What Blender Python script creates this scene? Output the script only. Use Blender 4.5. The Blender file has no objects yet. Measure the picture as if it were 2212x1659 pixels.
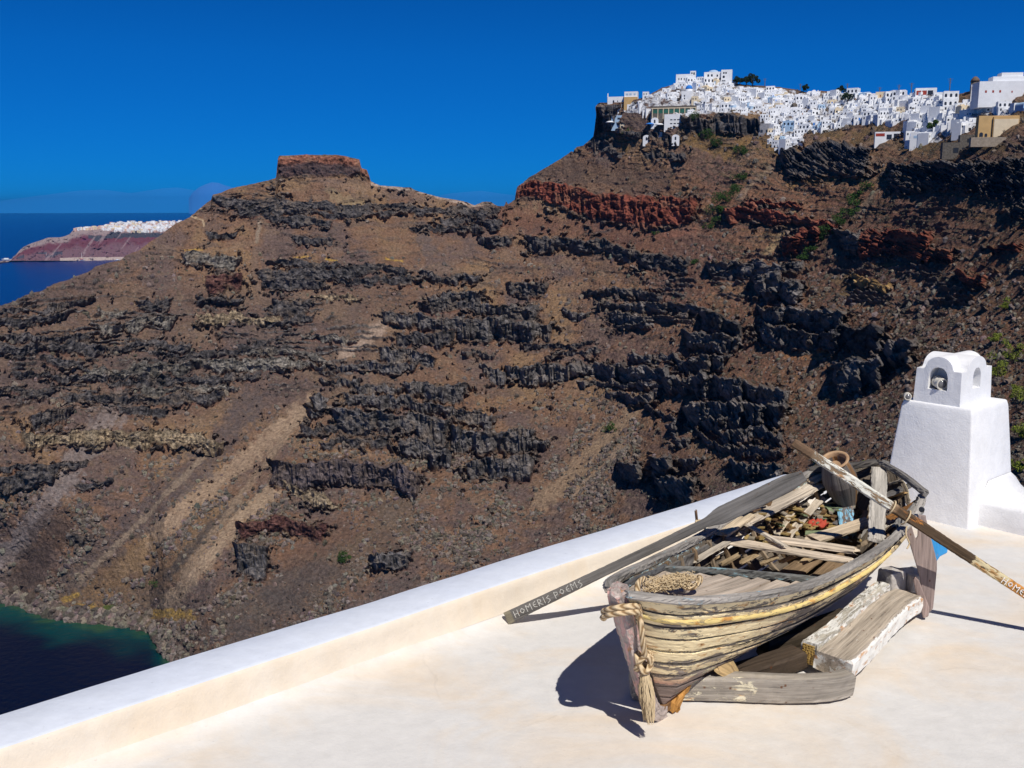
import bpy, bmesh, math, random
import numpy as np
from mathutils import Vector, Matrix
sc = bpy.context.scene
R = math.radians
# ------------------------------------------------------------------ camera, sky, sun, exposure
FPX = 994.0; CX, CY, YH = 512.0, 384.0, 206.0
PITCH = math.atan((CY - YH) / FPX)
H = 3.2                                   # eye above the roof terrace
SEA = -235.0
cam_d = bpy.data.cameras.new("camera"); cam = bpy.data.objects.new("camera", cam_d)
sc.collection.objects.link(cam); sc.camera = cam
cam.location = (0, 0, H); cam.rotation_euler = (math.pi / 2 - PITCH, 0, 0)
cam_d.sensor_width = 36.0; cam_d.lens = 36.0 * FPX / 1024.0
cam_d.clip_start = 0.1; cam_d.clip_end = 200000.0
SUN_AZ, SUN_EL = R(160), R(54)            # azimuth clockwise from the viewing direction
w = bpy.data.worlds.new("World"); sc.world = w; w.use_nodes = True
nt = w.node_tree; nt.nodes.clear()
sky = nt.nodes.new("ShaderNodeTexSky"); sky.sky_type = 'NISHITA'; sky.sun_disc = False
sky.sun_elevation = SUN_EL; sky.sun_rotation = SUN_AZ
sky.altitude = 2500; sky.air_density = 0.75; sky.dust_density = 0.0; sky.ozone_density = 6.0
ga = nt.nodes.new("ShaderNodeGamma"); ga.inputs[1].default_value = 0.62
tn = nt.nodes.new("ShaderNodeMix"); tn.data_type = 'RGBA'; tn.blend_type = 'MULTIPLY'; tn.inputs[0].default_value = 1.0; tn.inputs[7].default_value = (0.015, 0.60, 1.52, 1)
hs = nt.nodes.new("ShaderNodeHueSaturation"); hs.inputs["Saturation"].default_value = 1.1; hs.inputs["Value"].default_value = 0.85
bg = nt.nodes.new("ShaderNodeBackground"); bg.inputs[1].default_value = 0.12
wo = nt.nodes.new("ShaderNodeOutputWorld")
nt.links.new(sky.outputs[0], hs.inputs["Color"]); nt.links.new(hs.outputs[0], ga.inputs[0]); nt.links.new(ga.outputs[0], tn.inputs[6]); tc = nt.nodes.new("ShaderNodeTexCoord"); sx = nt.nodes.new("ShaderNodeSeparateXYZ"); nt.links.new(tc.outputs["Generated"], sx.inputs[0])
zr_ = nt.nodes.new("ShaderNodeValToRGB"); nt.links.new(sx.outputs[2], zr_.inputs[0]); el_ = zr_.color_ramp.elements; el_.new(.2)
for e_, (p_, v_) in zip(el_, ((0, 1.0), (.14, .98), (1, .25))): e_.position = p_; e_.color = (v_, v_, v_, 1)
el_.new(.36).color = (.54, .52, .62, 1)
t2_ = nt.nodes.new("ShaderNodeMix"); t2_.data_type = 'RGBA'; t2_.blend_type = 'MULTIPLY'; t2_.inputs[0].default_value = 1.0
nt.links.new(tn.outputs[2], t2_.inputs[6]); nt.links.new(zr_.outputs[0], t2_.inputs[7]); nt.links.new(t2_.outputs[2], bg.inputs[0]); nt.links.new(bg.outputs[0], wo.inputs[0])
sd = bpy.data.lights.new("sun", 'SUN'); sd.energy = 4.25; sd.angle = R(0.5); sd.color = (1.0, 0.955, 0.885)
so = bpy.data.objects.new("sun", sd); sc.collection.objects.link(so)
SUNV = Vector((math.sin(SUN_AZ) * math.cos(SUN_EL), math.cos(SUN_AZ) * math.cos(SUN_EL), math.sin(SUN_EL)))
so.rotation_euler = SUNV.to_track_quat('Z', 'Y').to_euler()
sc.view_settings.view_transform = 'Standard'; sc.view_settings.look = 'None'
sc.view_settings.exposure = 0.0; sc.view_settings.gamma = 1.0; sc.view_settings.use_curve_mapping = False
sc.render.engine = 'CYCLES'
sc.cycles.max_bounces = 6; sc.cycles.diffuse_bounces = 3; sc.cycles.volume_bounces = 0
sc.cycles.use_denoising = True

# ------------------------------------------------------------------ numbers and noise
CP, SP = math.cos(PITCH), math.sin(PITCH)
def rays(x, y):
    x = np.asarray(x, float); y = np.asarray(y, float)
    a = (x - CX) / FPX; b = -(y - CY) / FPX
    return np.stack([a + 0 * b, CP + b * SP, -SP + b * CP + 0 * a], -1)
F = 1024.0 / 2500.0                       # photo pixel -> survey unit
S2 = 1024.0 / 2212.0
def at_r(x, y, r):                        # the point at horizontal distance r seen along survey direction x, y
    d = rays(x, y); hl = np.hypot(d[..., 0], d[..., 1])
    p = d * (np.asarray(r) / hl)[..., None]; p[..., 2] += H; return p
def at_z(X, Y, z, s=S2):                  # the point at height z seen along direction X, Y
    d = rays(X * s, Y * s); t = (z - H) / d[2]
    return Vector((d[0] * t, d[1] * t, z))
U = np.uint32
def _h(ix, iy, seed):
    n = ix * U(374761393) + iy * U(668265263) + U((seed * 1274126177) & 0xffffffff)
    n = (n ^ (n >> U(13))) * U(1274126177); n = (n ^ (n >> U(16))) * U(2246822519)
    return ((n ^ (n >> U(15))) & U(0xffff)).astype(np.float32) / np.float32(32767.5) - np.float32(1)
def vn2(x, y, seed=0):
    x = np.asarray(x, np.float32); y = np.asarray(y, np.float32); x, y = np.broadcast_arrays(x, y)
    fx = np.floor(x); fy = np.floor(y); ix = fx.astype(np.int32).view(U); iy = fy.astype(np.int32).view(U)
    fx = x - fx; fy = y - fy; fx = fx * fx * (3 - 2 * fx); fy = fy * fy * (3 - 2 * fy)
    a = _h(ix, iy, seed); b = _h(ix + U(1), iy, seed); c = _h(ix, iy + U(1), seed); d = _h(ix + U(1), iy + U(1), seed)
    return (a + (b - a) * fx) * (1 - fy) + (c + (d - c) * fx) * fy
def vn3(x, y, z, seed=0):
    z = np.asarray(z, np.float32); fz = np.floor(z); iz = (fz.astype(np.int32) & 1023).view(U); t = z - fz; t = t * t * (3 - 2 * t)
    x = np.asarray(x, np.float32); y = np.asarray(y, np.float32)
    fx = np.floor(x); fy = np.floor(y); ix = fx.astype(np.int32).view(U); iy = fy.astype(np.int32).view(U)
    fx = x - fx; fy = y - fy; fx = fx * fx * (3 - 2 * fx); fy = fy * fy * (3 - 2 * fy); r = []
    for k in (0, 1):
        q = (iz + U(k)) * U(2971215073); e = ix ^ q
        a = _h(e, iy, seed); b = _h((ix + U(1)) ^ q, iy, seed); c = _h(e, iy + U(1), seed); d = _h((ix + U(1)) ^ q, iy + U(1), seed)
        r.append((a + (b - a) * fx) * (1 - fy) + (c + (d - c) * fx) * fy)
    return r[0] + (r[1] - r[0]) * t
def fbm3(p, sc_, o=4, seed=0, g=0.5):
    s = 0; a = 1; t = 0; k = 1.0 / sc_
    for i in range(o):
        s = s + a * vn3(p[..., 0] * k + i * 5.3, p[..., 1] * k - i * 3.1, p[..., 2] * k, seed + i * 13); t += a; a *= g; k *= 2.07
    return s / t
def fbm(x, y, o=4, seed=0, g=0.5, lac=2.03):
    s = 0; a = 1; t = 0
    for i in range(o):
        s = s + a * vn2(x, y, seed + i * 17); t += a; a *= g; x = x * lac + 13.7; y = y * lac - 7.3
    return s / t
def sstep(a, b, x):
    t = np.clip((x - a) / (b - a), 0, 1); return t * t * (3 - 2 * t)
def pl(pts, x):                           # piecewise-linear curve y(x)
    p = sorted(pts); return np.interp(x, [q[0] for q in p], [q[1] for q in p])

# ------------------------------------------------------------------ object helpers
COL = sc.collection
def mesh_np(name, V, Fq, mat=None, smooth=False, cols=None):
    me = bpy.data.meshes.new(name)
    V = np.ascontiguousarray(V, np.float32); Fq = np.ascontiguousarray(Fq, np.int32)
    k = Fq.shape[1]
    me.vertices.add(len(V)); me.vertices.foreach_set("co", V.ravel())
    me.loops.add(Fq.size); me.loops.foreach_set("vertex_index", Fq.ravel())
    me.polygons.add(len(Fq)); me.polygons.foreach_set("loop_start", np.arange(0, Fq.size, k, dtype=np.int32))
    me.polygons.foreach_set("use_smooth", np.full(len(Fq), smooth))
    if cols is not None:
        at = me.color_attributes.new("Col", 'FLOAT_COLOR', 'POINT')
        c4 = np.ones((len(V), 4), np.float32); c4[:, :cols.shape[1]] = cols
        at.data.foreach_set("color", c4.ravel())
    me.update(calc_edges=True); me.validate()
    o = bpy.data.objects.new(name, me); COL.objects.link(o)
    if mat: me.materials.append(mat)
    return o
def tag(o, label=None, cat=None, group=None, kind=None):
    if label: o['label'] = label
    if cat: o['category'] = cat
    if group: o['group'] = group
    if kind: o['kind'] = kind
    return o
def grid_faces(nr, nc):
    i = np.arange(nr - 1)[:, None] * nc + np.arange(nc - 1)[None, :]
    return np.stack([i, i + 1, i + 1 + nc, i + nc], -1).reshape(-1, 4)

def new_mat(name):
    m = bpy.data.materials.new(name); m.use_nodes = True
    n = m.node_tree; b = n.nodes["Principled BSDF"]; return m, n, b
def N(n, t, **kw):
    x = n.nodes.new(t)
    for k, v in kw.items():
        if k in x.inputs: x.inputs[k].default_value = v
        else: setattr(x, k, v)
    return x
def noise_tex(n, vec, scale, detail=4, rough=0.55, dist=0.0):
    t = N(n, "ShaderNodeTexNoise"); t.inputs["Scale"].default_value = scale; t.inputs["Detail"].default_value = detail
    t.inputs["Roughness"].default_value = rough; t.inputs["Distortion"].default_value = dist
    if vec is not None: n.links.new(vec, t.inputs["Vector"])
    return t
def ramp(n, fac, stops):
    r = n.nodes.new("ShaderNodeValToRGB"); e = r.color_ramp.elements
    while len(e) < len(stops): e.new(0.5)
    for k, (p, c) in enumerate(stops):
        e[k].position = p; e[k].color = (c[0], c[1], c[2], 1) if isinstance(c, (tuple, list)) else (c, c, c, 1)
    n.links.new(fac, r.inputs[0]); return r
def mixc(n, fac, a, b, mode='MIX'):
    m = n.nodes.new("ShaderNodeMix"); m.data_type = 'RGBA'; m.blend_type = mode
    for s, v in ((0, fac), (6, a), (7, b)):
        if isinstance(v, (int, float)): m.inputs[s].default_value = v
        elif isinstance(v, tuple): m.inputs[s].default_value = (*v, 1)
        else: n.links.new(v, m.inputs[s])
    return m.outputs[2]
def bump(n, h, strength, dist, b, normal=None):
    x = n.nodes.new("ShaderNodeBump"); x.inputs["Strength"].default_value = strength; x.inputs["Distance"].default_value = dist
    n.links.new(h, x.inputs["Height"])
    if normal is not None: n.links.new(normal, x.inputs["Normal"])
    n.links.new(x.outputs[0], b.inputs["Normal"]); return x.outputs[0]

# ================================================================== CALDERA TERRAIN
T1 = (0, 700, 3.16); T2 = (600, 700, 3.16); T3 = (1200, 700, 3.16); T4 = (1700, 350, 2.765); T5 = (450, 360, 2.765)
P5 = (0, 350, 1.7696); P6 = (1200, 350, 1.7015); P7 = (0, 900, 1.7016); V1 = (1400, 140, 3.687); V2 = (1900, 140, 3.687); FU = (0, 0, 0.8848)
def cv(t, pts): return [((t[0] + x / t[2]) * F, (t[1] + y / t[2]) * F) for x, y in pts]
SIL = (cv(P5, [(-700,830),(-350,770),(0,702),(60,682),(110,655),(180,640),(230,610),(290,592),(330,572),(380,556),(415,530),(450,522),(520,508),(545,484),(600,462),(640,432),(700,392),(760,345),(820,318),(850,292),(880,268),(912,244),(918,222),(950,214),(1000,195),(1050,184),(1100,174),(1160,160),(1192,150),(1195,138),(1197,100),(1198,72),(1206,54),(1290,50),(1450,50),(1500,58),(1554,70),(1560,108),(1584,114),(1590,128),(1602,165),(1640,182),(1700,186),(1770,192),(1800,206),(1900,232),(2000,250),(2050,268),(2085,256),(2120,254),(2150,272),(2180,272),(2195,262)])
   + cv(P6, [(60,240),(98,230),(106,185),(150,146),(180,128),(240,92),(290,62),(330,32),(352,14)])
   + cv(V1, [(0,852),(90,795),(150,740),(180,712),(200,682),(204,500),(210,424),(240,408),(300,408),(430,400),(600,372),(700,330),(800,270),(900,235),(1050,215),(1200,200),(1400,235),(1600,250),(1800,262),(2000,285),(2212,300)])
   + cv(V2, [(300,330),(600,345),(800,348),(1100,340),(1400,340),(1620,325),(1800,300),(2000,260),(2212,240),(2600,230),(3200,260)]))
SIL = sorted(SIL)
CTRL = [ # survey x, y (2212 frame), horizontal distance in metres
 (-300,760,740),(0,655,790),(0,900,690),(0,1100,620),(0,1300,566),(-300,1300,560),(200,590,850),(200,750,760),(200,950,680),(200,1150,590),(200,1345,530),(350,500,900),(350,1400,497),(600,1500,470),
 (450,430,930),(600,390,955),(600,340,955),(800,390,955),(800,340,955),(1050,440,960),(1110,425,950),(1290,300,920),(1290,220,915),
 (500,600,860),(500,800,745),(500,1000,640),(500,1200,545),(750,500,890),(750,700,790),(750,900,660),(750,1100,560),(750,1300,485),
 (1050,550,880),(1000,700,770),(1000,900,640),(1000,1100,535),(1000,1260,480),
 (1350,420,860),(1300,550,810),(1300,700,730),(1300,850,640),(1300,1000,550),(1300,1150,480),
 (1500,160,905),(1450,230,880),(1550,290,850),(1550,400,800),(1550,500,745),(1550,650,665),(1550,800,570),(1550,950,480),(1550,1080,415),
 (1750,190,880),(1750,300,810),(1750,420,735),(1750,550,655),(1750,700,560),(1750,850,470),(1750,1000,390),
 (1950,200,820),(1950,300,735),(1950,420,640),(1950,550,560),(1950,700,470),(1950,850,400),(1950,1000,340),
 (2212,180,700),(2212,290,590),(2212,420,500),(2212,550,440),(2212,700,385),(2212,850,330),(2212,1000,285),(2212,1150,250),
 (2500,180,640),(2500,420,430),(2500,700,320),(2500,1000,250)]
C_ = np.array(CTRL, float); cxy = C_[:, :2] * S2; cr = np.log(C_[:, 2])
def _tps(d2): return 0.5 * d2 * np.log(d2 + 1e-9)
n_ = len(cxy); K = np.zeros((n_ + 3, n_ + 3)); d2 = ((cxy[:, None] - cxy[None]) ** 2).sum(-1)
K[:n_, :n_] = _tps(d2 / 1e4) + 0.02 * np.eye(n_); K[:n_, n_] = 1; K[:n_, n_ + 1:] = cxy / 100; K[n_:, :n_] = K[:n_, n_:].T
W_ = np.linalg.solve(K, np.concatenate([cr, [0, 0, 0]]))
def base_r(x, y):
    shp = x.shape; x = x.ravel(); y = y.ravel(); out = np.zeros(len(x))
    for k in range(n_): out += W_[k] * _tps(((x - cxy[k, 0]) ** 2 + (y - cxy[k, 1]) ** 2) / 1e4)
    out += W_[n_] + (W_[n_ + 1] * x + W_[n_ + 2] * y) / 100
    return np.exp(out).reshape(shp)
def base_fast(x, y):                                                   # coarse solve, bilinear fill
    gx = np.arange(-160, 1206, 7.0); gy = np.arange(20, 800, 7.0); G = np.log(base_r(*np.meshgrid(gx, gy)))
    fx = (x - gx[0]) / 7; fy = (y - gy[0]) / 7; ix = np.clip(fx.astype(int), 0, len(gx) - 2); iy = np.clip(fy.astype(int), 0, len(gy) - 2); fx = fx - ix; fy = fy - iy
    return np.exp((G[iy, ix] * (1 - fx) + G[iy, ix + 1] * fx) * (1 - fy) + (G[iy + 1, ix] * (1 - fx) + G[iy + 1, ix + 1] * fx) * fy)
# survey of the lava bands: top edge, thickness, rock kind, ledge factor
BANDS = []
def B(t, pts, th, kind='d', k=1.0):
    BANDS.append((cv(t, pts), np.atleast_1d(np.array(th, float)) / t[2] * F, kind, k))
for p, th, kd in [
 ([(-200,190),(0,170),(150,180),(300,170),(480,140),(700,100)],34,'d'), ([(-200,260),(0,230),(160,250),(330,230),(500,190)],54,'d'), ([(760,190),(950,180)],55,'g'),
 ([(1060,90),(1330,80)],80,'d'), ([(800,310),(950,270),(1100,240),(1330,240)],85,'g'), ([(-200,340),(0,360),(400,380),(700,375)],45,'d'),
 ([(-200,400),(0,420),(400,430),(800,450)],80,'d'), ([(850,470),(1180,420),(1450,440)],60,'d'), ([(1180,500),(1450,510),(1800,490),(2212,470)],38,'d'),
 ([(330,550),(650,590)],60,'d'), ([(680,640),(1100,600),(1500,570),(1900,560),(2212,570)],85,'g'), ([(100,660),(600,700),(1000,690)],42,'d'),
 ([(1050,690),(1400,680),(1700,690),(2000,660)],52,'d'), ([(600,720),(1100,750),(1300,730)],36,'d'), ([(1100,790),(1500,770),(1850,760)],40,'g'),
 ([(480,850),(800,820),(1250,840),(1700,830)],62,'d'), ([(250,1010),(400,950),(530,940)],90,'d'), ([(920,930),(1300,950)],50,'d'),
 ([(-200,800),(0,790),(400,800)],60,'d'), ([(200,1130),(500,1140),(780,1120),(1100,1110),(1500,1150),(1700,1170)],120,'t'), ([(-200,1370),(0,1370),(400,1370),(650,1350)],60,'d'),
 ([(-200,1470),(0,1450),(300,1400),(420,1430)],120,'d'), ([(600,1520),(850,1500)],60,'d'), ([(1520,110),(1850,80)],60,'d'), ([(1540,230),(2170,220)],55,'t'), ([(1840,440),(2050,430)],45,'d')]: B(T1, p, th, kd)
for p, th, kd in [
 ([(220,110),(500,130)],80,'d'), ([(150,250),(300,240),(530,230)],50,'d'), ([(300,170),(480,190)],60,'d'), ([(560,90),(900,80)],40,'t'), ([(450,390),(620,380),(850,390)],38,'g'),
 ([(0,500),(400,500),(640,540)],35,'g'), ([(0,600),(300,590),(620,590)],50,'g'), ([(1420,60),(1600,40),(1840,50)],80,'c'), ([(1330,130),(1700,120),(1790,150)],55,'d'),
 ([(1780,140),(2212,160)],65,'c'), ([(1070,220),(1240,210),(1640,240)],100,'c'), ([(1640,260),(2212,260)],135,'c'), ([(1160,360),(1600,350)],95,'d'), ([(1030,480),(1250,490),(1460,540)],85,'c'),
 ([(1010,570),(1320,590)],75,'c'), ([(1700,500),(1920,520)],42,'c'), ([(700,590),(880,590),(1010,600)],50,'c'), ([(600,700),(880,740)],45,'c'), ([(860,775),(1200,785)],45,'c'),
 ([(1250,740),(1700,760)],105,'c'), ([(780,830),(1100,850),(1450,890),(1620,950),(1900,1010)],78,'c'), ([(700,930),(950,960),(1250,980),(1550,1030)],145,'c'), ([(530,840),(620,860)],110,'c'),
 ([(480,970),(590,980)],75,'c'), ([(620,1060),(950,1100)],50,'d'), ([(600,1180),(1100,1170)],62,'d'), ([(1210,1160),(1400,1160),(1560,1200)],125,'c'), ([(1600,1090),(2000,1100),(2212,1110)],170,'c'),
 ([(1730,1330),(2212,1320)],130,'c'), ([(190,1330),(350,1370),(700,1330),(1100,1340),(1330,1440)],175,'p'), ([(1430,1290),(1570,1250)],120,'c'), ([(1830,620),(2000,680)],70,'c'), ([(430,1080),(570,1080)],60,'d')]: B(T2, p, th, kd)
for p, th, kd in [
 ([(0,150),(370,160)],55,'c'), ([(700,30),(960,15),(1300,50)],52,'d'), ([(820,120),(1250,110),(1600,150),(1720,190)],68,'c'), ([(1640,190),(1920,240)],150,'d'), ([(920,200),(1500,220)],62,'c'),
 ([(980,280),(1240,270)],55,'c'), ([(550,180),(750,190)],50,'c'), ([(0,270),(460,280)],115,'c'), ([(250,440),(800,430)],42,'d'), ([(440,540),(830,490)],30,'c'), ([(1500,360),(1900,400)],115,'c'),
 ([(1070,500),(1220,510)],48,'c'), ([(1300,510),(1450,520)],40,'c'), ([(1440,550),(1830,530)],100,'c'), ([(150,620),(700,600),(960,600)],105,'c'), ([(950,590),(1360,620)],115,'c'),
 ([(1340,690),(1600,700),(1660,650)],160,'c'), ([(1640,660),(1800,680),(2260,800)],175,'c'), ([(700,730),(960,740),(1340,770)],42,'c'), ([(900,830),(1250,850)],55,'c'), ([(1200,920),(1430,1040)],50,'c'),
 ([(1500,890),(1850,900),(2260,900)],165,'c'), ([(1380,1080),(1460,1050)],75,'c'), ([(1650,1010),(1790,1010)],95,'c'), ([(1600,1110),(1700,1200),(1900,1230),(2260,1280)],62,'c'), ([(1780,1090),(2260,1130)],90,'c'),
 ([(1860,1360),(2260,1400)],95,'c'), ([(1000,1360),(1145,1350)],135,'c'), ([(1250,1310),(1400,1300)],155,'c'), ([(1490,1310),(1620,1320)],85,'c'), ([(1300,1490),(1580,1480)],175,'c'), ([(1430,1170),(1510,1180)],60,'c'),
 ([(290,1200),(440,1200)],55,'c')]: B(T3, p, th, kd, 1.25)
for p, th, kd, k in [
 ([(200,450),(350,440),(660,480)],95,'r',1.2), ([(330,405),(560,400),(700,430)],40,'r',1), ([(660,495),(950,510)],105,'r',1.3), ([(590,640),(700,590),(840,570)],140,'r',1.5), ([(1080,600),(1300,575),(1570,610)],190,'r',1.3),
 ([(950,570),(1090,600)],130,'c',1.4), ([(590,40),(900,0),(1150,30)],240,'b',1.1), ([(1320,150),(1600,110),(1920,150)],200,'b',1.1), ([(1910,120),(2140,150)],270,'b',1.1), ([(2120,110),(2212,90),(2600,60)],440,'b',1.1),
 ([(80,810),(400,800),(710,810)],75,'c',1.2), ([(400,890),(580,880)],115,'c',1.2), ([(470,1010),(560,930),(700,950)],130,'c',1.4), ([(440,1110),(600,1090),(1010,1140)],125,'c',1.5), ([(450,1220),(700,1270),(910,1290)],115,'c',1.3),
 ([(890,1290),(1000,1230),(1260,1250)],160,'b',1.6), ([(950,1460),(1270,1450)],190,'c',1.6), ([(1310,1330),(1470,1320)],200,'c',1.8), ([(1070,900),(1310,965)],42,'o',1.0), ([(1790,870),(1960,900)],95,'r',1.4), ([(2000,700),(2200,680)],60,'r',1),
 ([(1560,720),(1740,730)],110,'r',1.1)]: B(T4, p, th, kd, k)
for p, th, kd in [([(100,160),(180,150),(400,195),(640,222),(840,232)],[60,95,125,150,110],'r'), ([(160,385),(450,390),(600,440),(820,480)],58,'d'), ([(80,580),(230,575)],55,'d'), ([(0,385),(90,395)],40,'d'), ([(0,690),(200,690)],45,'c')]: B(P6, p, th, kd)
for p, th, kd in [
 ([(190,330),(400,350),(850,350)],62,'d'), ([(350,400),(850,390)],62,'d'), ([(540,440),(700,470),(1000,490)],50,'d'), ([(850,380),(1130,400),(1470,380)],42,'d'), ([(850,430),(1450,430)],35,'d'),
 ([(1460,400),(1900,420),(2110,420)],46,'d'), ([(1530,520),(2000,540)],42,'d'), ([(1740,480),(2010,490)],32,'d'), ([(2030,480),(2150,490)],60,'d'), ([(2010,590),(2110,600)],80,'d'), ([(170,570),(350,570)],42,'d'),
 ([(740,610),(1000,610)],38,'d'), ([(0,700),(130,710),(370,730)],80,'g'), ([(560,770),(1040,780)],42,'d'), ([(500,830),(1050,820),(1350,780),(1480,820)],65,'d'), ([(540,890),(950,890)],60,'d'), ([(1050,890),(1560,880)],42,'d'),
 ([(150,850),(380,850)],100,'m'), ([(100,1010),(370,1010)],70,'d'), ([(1620,840),(1990,860)],60,'d')]: B(T5, p, th, kd)
B(T5, [(598,80),(650,52),(870,46),(1060,52),(1180,82),(1240,150)], [150,160,155,160,140,70], 'k', 0.5)
for p, th, kd in [([(990,650),(1150,620),(1350,650)],55,'m'), ([(980,725),(1110,745)],115,'c'), ([(1180,470),(1400,560)],40,'t'), ([(290,680),(360,690)],50,'d'), ([(1560,780),(1700,760)],60,'c')]: B(P7, p, th, kd)
for p, th, kd in [([(1000,540),(1350,515),(1700,540)],190,'b'), ([(195,430),(370,425)],260,'b'), ([(120,720),(300,740),(420,850)],90,'d'), ([(600,830),(820,850),(990,870)],75,'b'), ([(380,640),(800,690),(950,730)],60,'b')]: B(V1, p, th, kd, 0.7)

NC = 1400; NR = 780
xs = np.linspace(-150, 1190, NC)
ysil = pl(SIL, xs)
ybot = np.maximum(713 - 0.302 * xs, 470) + 40
ybot = np.where(xs < 150, np.minimum(ybot, 700), ybot)
tt = np.linspace(0, 1, NR)
GX = np.repeat(xs[None], NR, 0); ysm = np.convolve(np.pad(ysil, 90, mode='edge'), np.hanning(181) / np.hanning(181).sum(), 'valid')
DD = (ybot - ysm)[None] * tt[:, None]
GY = ysm[None] + DD + (ysil - ysm)[None] * (1 - sstep(0, 48, DD))
rb = base_fast(GX, GY)
SHORE = cv(P7, [(-400,960),(0,968),(80,985),(130,1010),(210,1035),(300,1050),(420,1062),(540,1075),(620,1092),(655,1130),(680,1190),(760,1240),(900,1330),(2000,1700)])
shy = pl(SHORE, xs); dsh = rays(xs, shy); rsh = (SEA - H) / dsh[:, 2] * np.hypot(dsh[:, 0], dsh[:, 1])
fct = rsh / base_fast(xs, shy); fct = np.where(xs < 150, fct, 1 + (fct - 1) * (1 - sstep(150, 330, xs)))
rb = rb * (1 + (fct[None] - 1) * (1 - sstep(0, 170, shy[None] - GY)))
dyy = np.gradient(GY, axis=0)
g = -np.gradient(rb, axis=0) / dyy; g = np.clip(g, 0.15, 3.0)
# ragged edges
wx = fbm(GX / 16, GY / 16, 5, 3) * 5.5; wy = fbm(GX / 20, GY / 12, 5, 9) * 5 + fbm(GX / 3, GY / 2.2, 2, 71) * 1.2
QX = GX + wx; QY = GY + wy
disp = np.zeros_like(GX); rock = np.zeros_like(GX); foot = np.zeros_like(GX)
KC = {'d': (.088,.079,.078), 'c': (.130,.118,.115), 'g': (.175,.158,.138), 't': (.27,.21,.14), 'p': (.125,.10,.10), 'b': (.066,.062,.066), 'r': (.175,.055,.036), 'm': (.11,.052,.044), 'o': (.30,.19,.08), 'k': (.22,.095,.062)}
RC = np.zeros(GX.shape + (3,)); colm = np.zeros_like(GX)
for bi, (pts, th, kd, kk) in enumerate(BANDS):
    x0, x1 = min(p[0] for p in pts), max(p[0] for p in pts); ym = min(p[1] for p in pts) - 12; yM = max(p[1] for p in pts) + th.max() + 12
    c0, c1 = np.searchsorted(xs, [x0 - 14, x1 + 14])
    if c1 <= c0: continue
    sub = (slice(None), slice(c0, c1)); q = QX[sub]; v = QY[sub]
    if kd == 'k': q = GX[sub] + wx[sub] * .2; v = GY[sub]
    yt = pl(pts, q) + vn2(q / 9, q * 0 + bi, 5) * 1.6
    tv = np.interp(q, np.linspace(x0, x1, len(th)), th) if len(th) > 1 else th[0]
    ends = sstep(x0 - 5, x0 + 3, q) * (1 - sstep(x1 - 3, x1 + 5, q))
    if kd == 'k': ends = 1.0
    brk = 1.0 if kd in 'kbr' else 0.90 + 0.40 * sstep(-0.55, 0.1, vn2(q / 11, q * 0 + bi * 3.1, 8))
    tv = tv * ends * brk + 1e-3
    t = (v - yt) / tv
    ins = (t > 0) & (t < 1) & (tv > 1.0)
    saw = np.where(ins, 1 - t, 0) * sstep(0, 0.10, t)
    dd = saw * np.minimum(tv, 26) * g[sub] * 0.92 * kk
    dd = dd / (1 + .35 * sstep(640, 900, GX[sub])); disp[sub] = np.maximum(disp[sub], dd) + 0.25 * np.minimum(disp[sub], dd)
    mk = np.where(ins, sstep(0, 0.08, t) * (1 - sstep(0.85, 1.0, t)), 0)
    c = np.array(KC[kd]); RC[sub] = RC[sub] * (1 - mk[..., None]) + c * mk[..., None]; rock[sub] = np.maximum(rock[sub], mk)
    colm[sub] = np.maximum(colm[sub], mk * {'c': 1, 'p': 1.2, 'b': 1.6, 'r': .8, 'k': .35, 'd': .6, 'g': .6, 't': .6, 'm': .5, 'o': .6}[kd])
    fm = np.where((t > 0.97) & (tv > 1.5), 1 - sstep(0, 1.0, (v - yt - tv) / 2.6), 0) * (t > 0.97)
    foot[sub] = np.maximum(foot[sub], fm * (1 if kd in 'dcgp' else 0))
# fine unlisted strata between the surveyed bands
strat = GY * 0.21 + fbm(GX / 90, GY / 60, 3, 31) * 2.6 + GX * 0.0015
fr = strat - np.floor(strat); hid = np.floor(strat)
spatch = sstep(-.32, .08, fbm(GX / 60, GY / 26, 3, 46)) * (1 - sstep(400, 440, GY + .12 * GX)); pres = spatch * sstep(-0.1, 0.3, vn2(GX / 26, hid * 7.7, 44) + 0.25 * fbm(GX / 6, GY / 6, 3, 45))
left = np.clip((1 - sstep(250, 430, GX)) * sstep(290, 330, GY) * (1 - sstep(420, 480, GY)) + 0.42 * sstep(620, 700, GX) * sstep(240, 300, GY) + .30, 0, 1)
ff = np.where(fr < 0.55, 1 - fr / 0.55, 0) * sstep(0, 0.06, fr) * pres * left * (1 - rock)
disp += ff * 2.3 * g * 0.9
r2 = np.clip(ff * 3, 0, 1) * (1 - rock)
RC = RC * (1 - r2[..., None]) + np.array([.105, .098, .095]) * r2[..., None]; rock2 = np.maximum(rock, r2 * 0.85)
colm = np.maximum(colm, r2 * .5)
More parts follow.
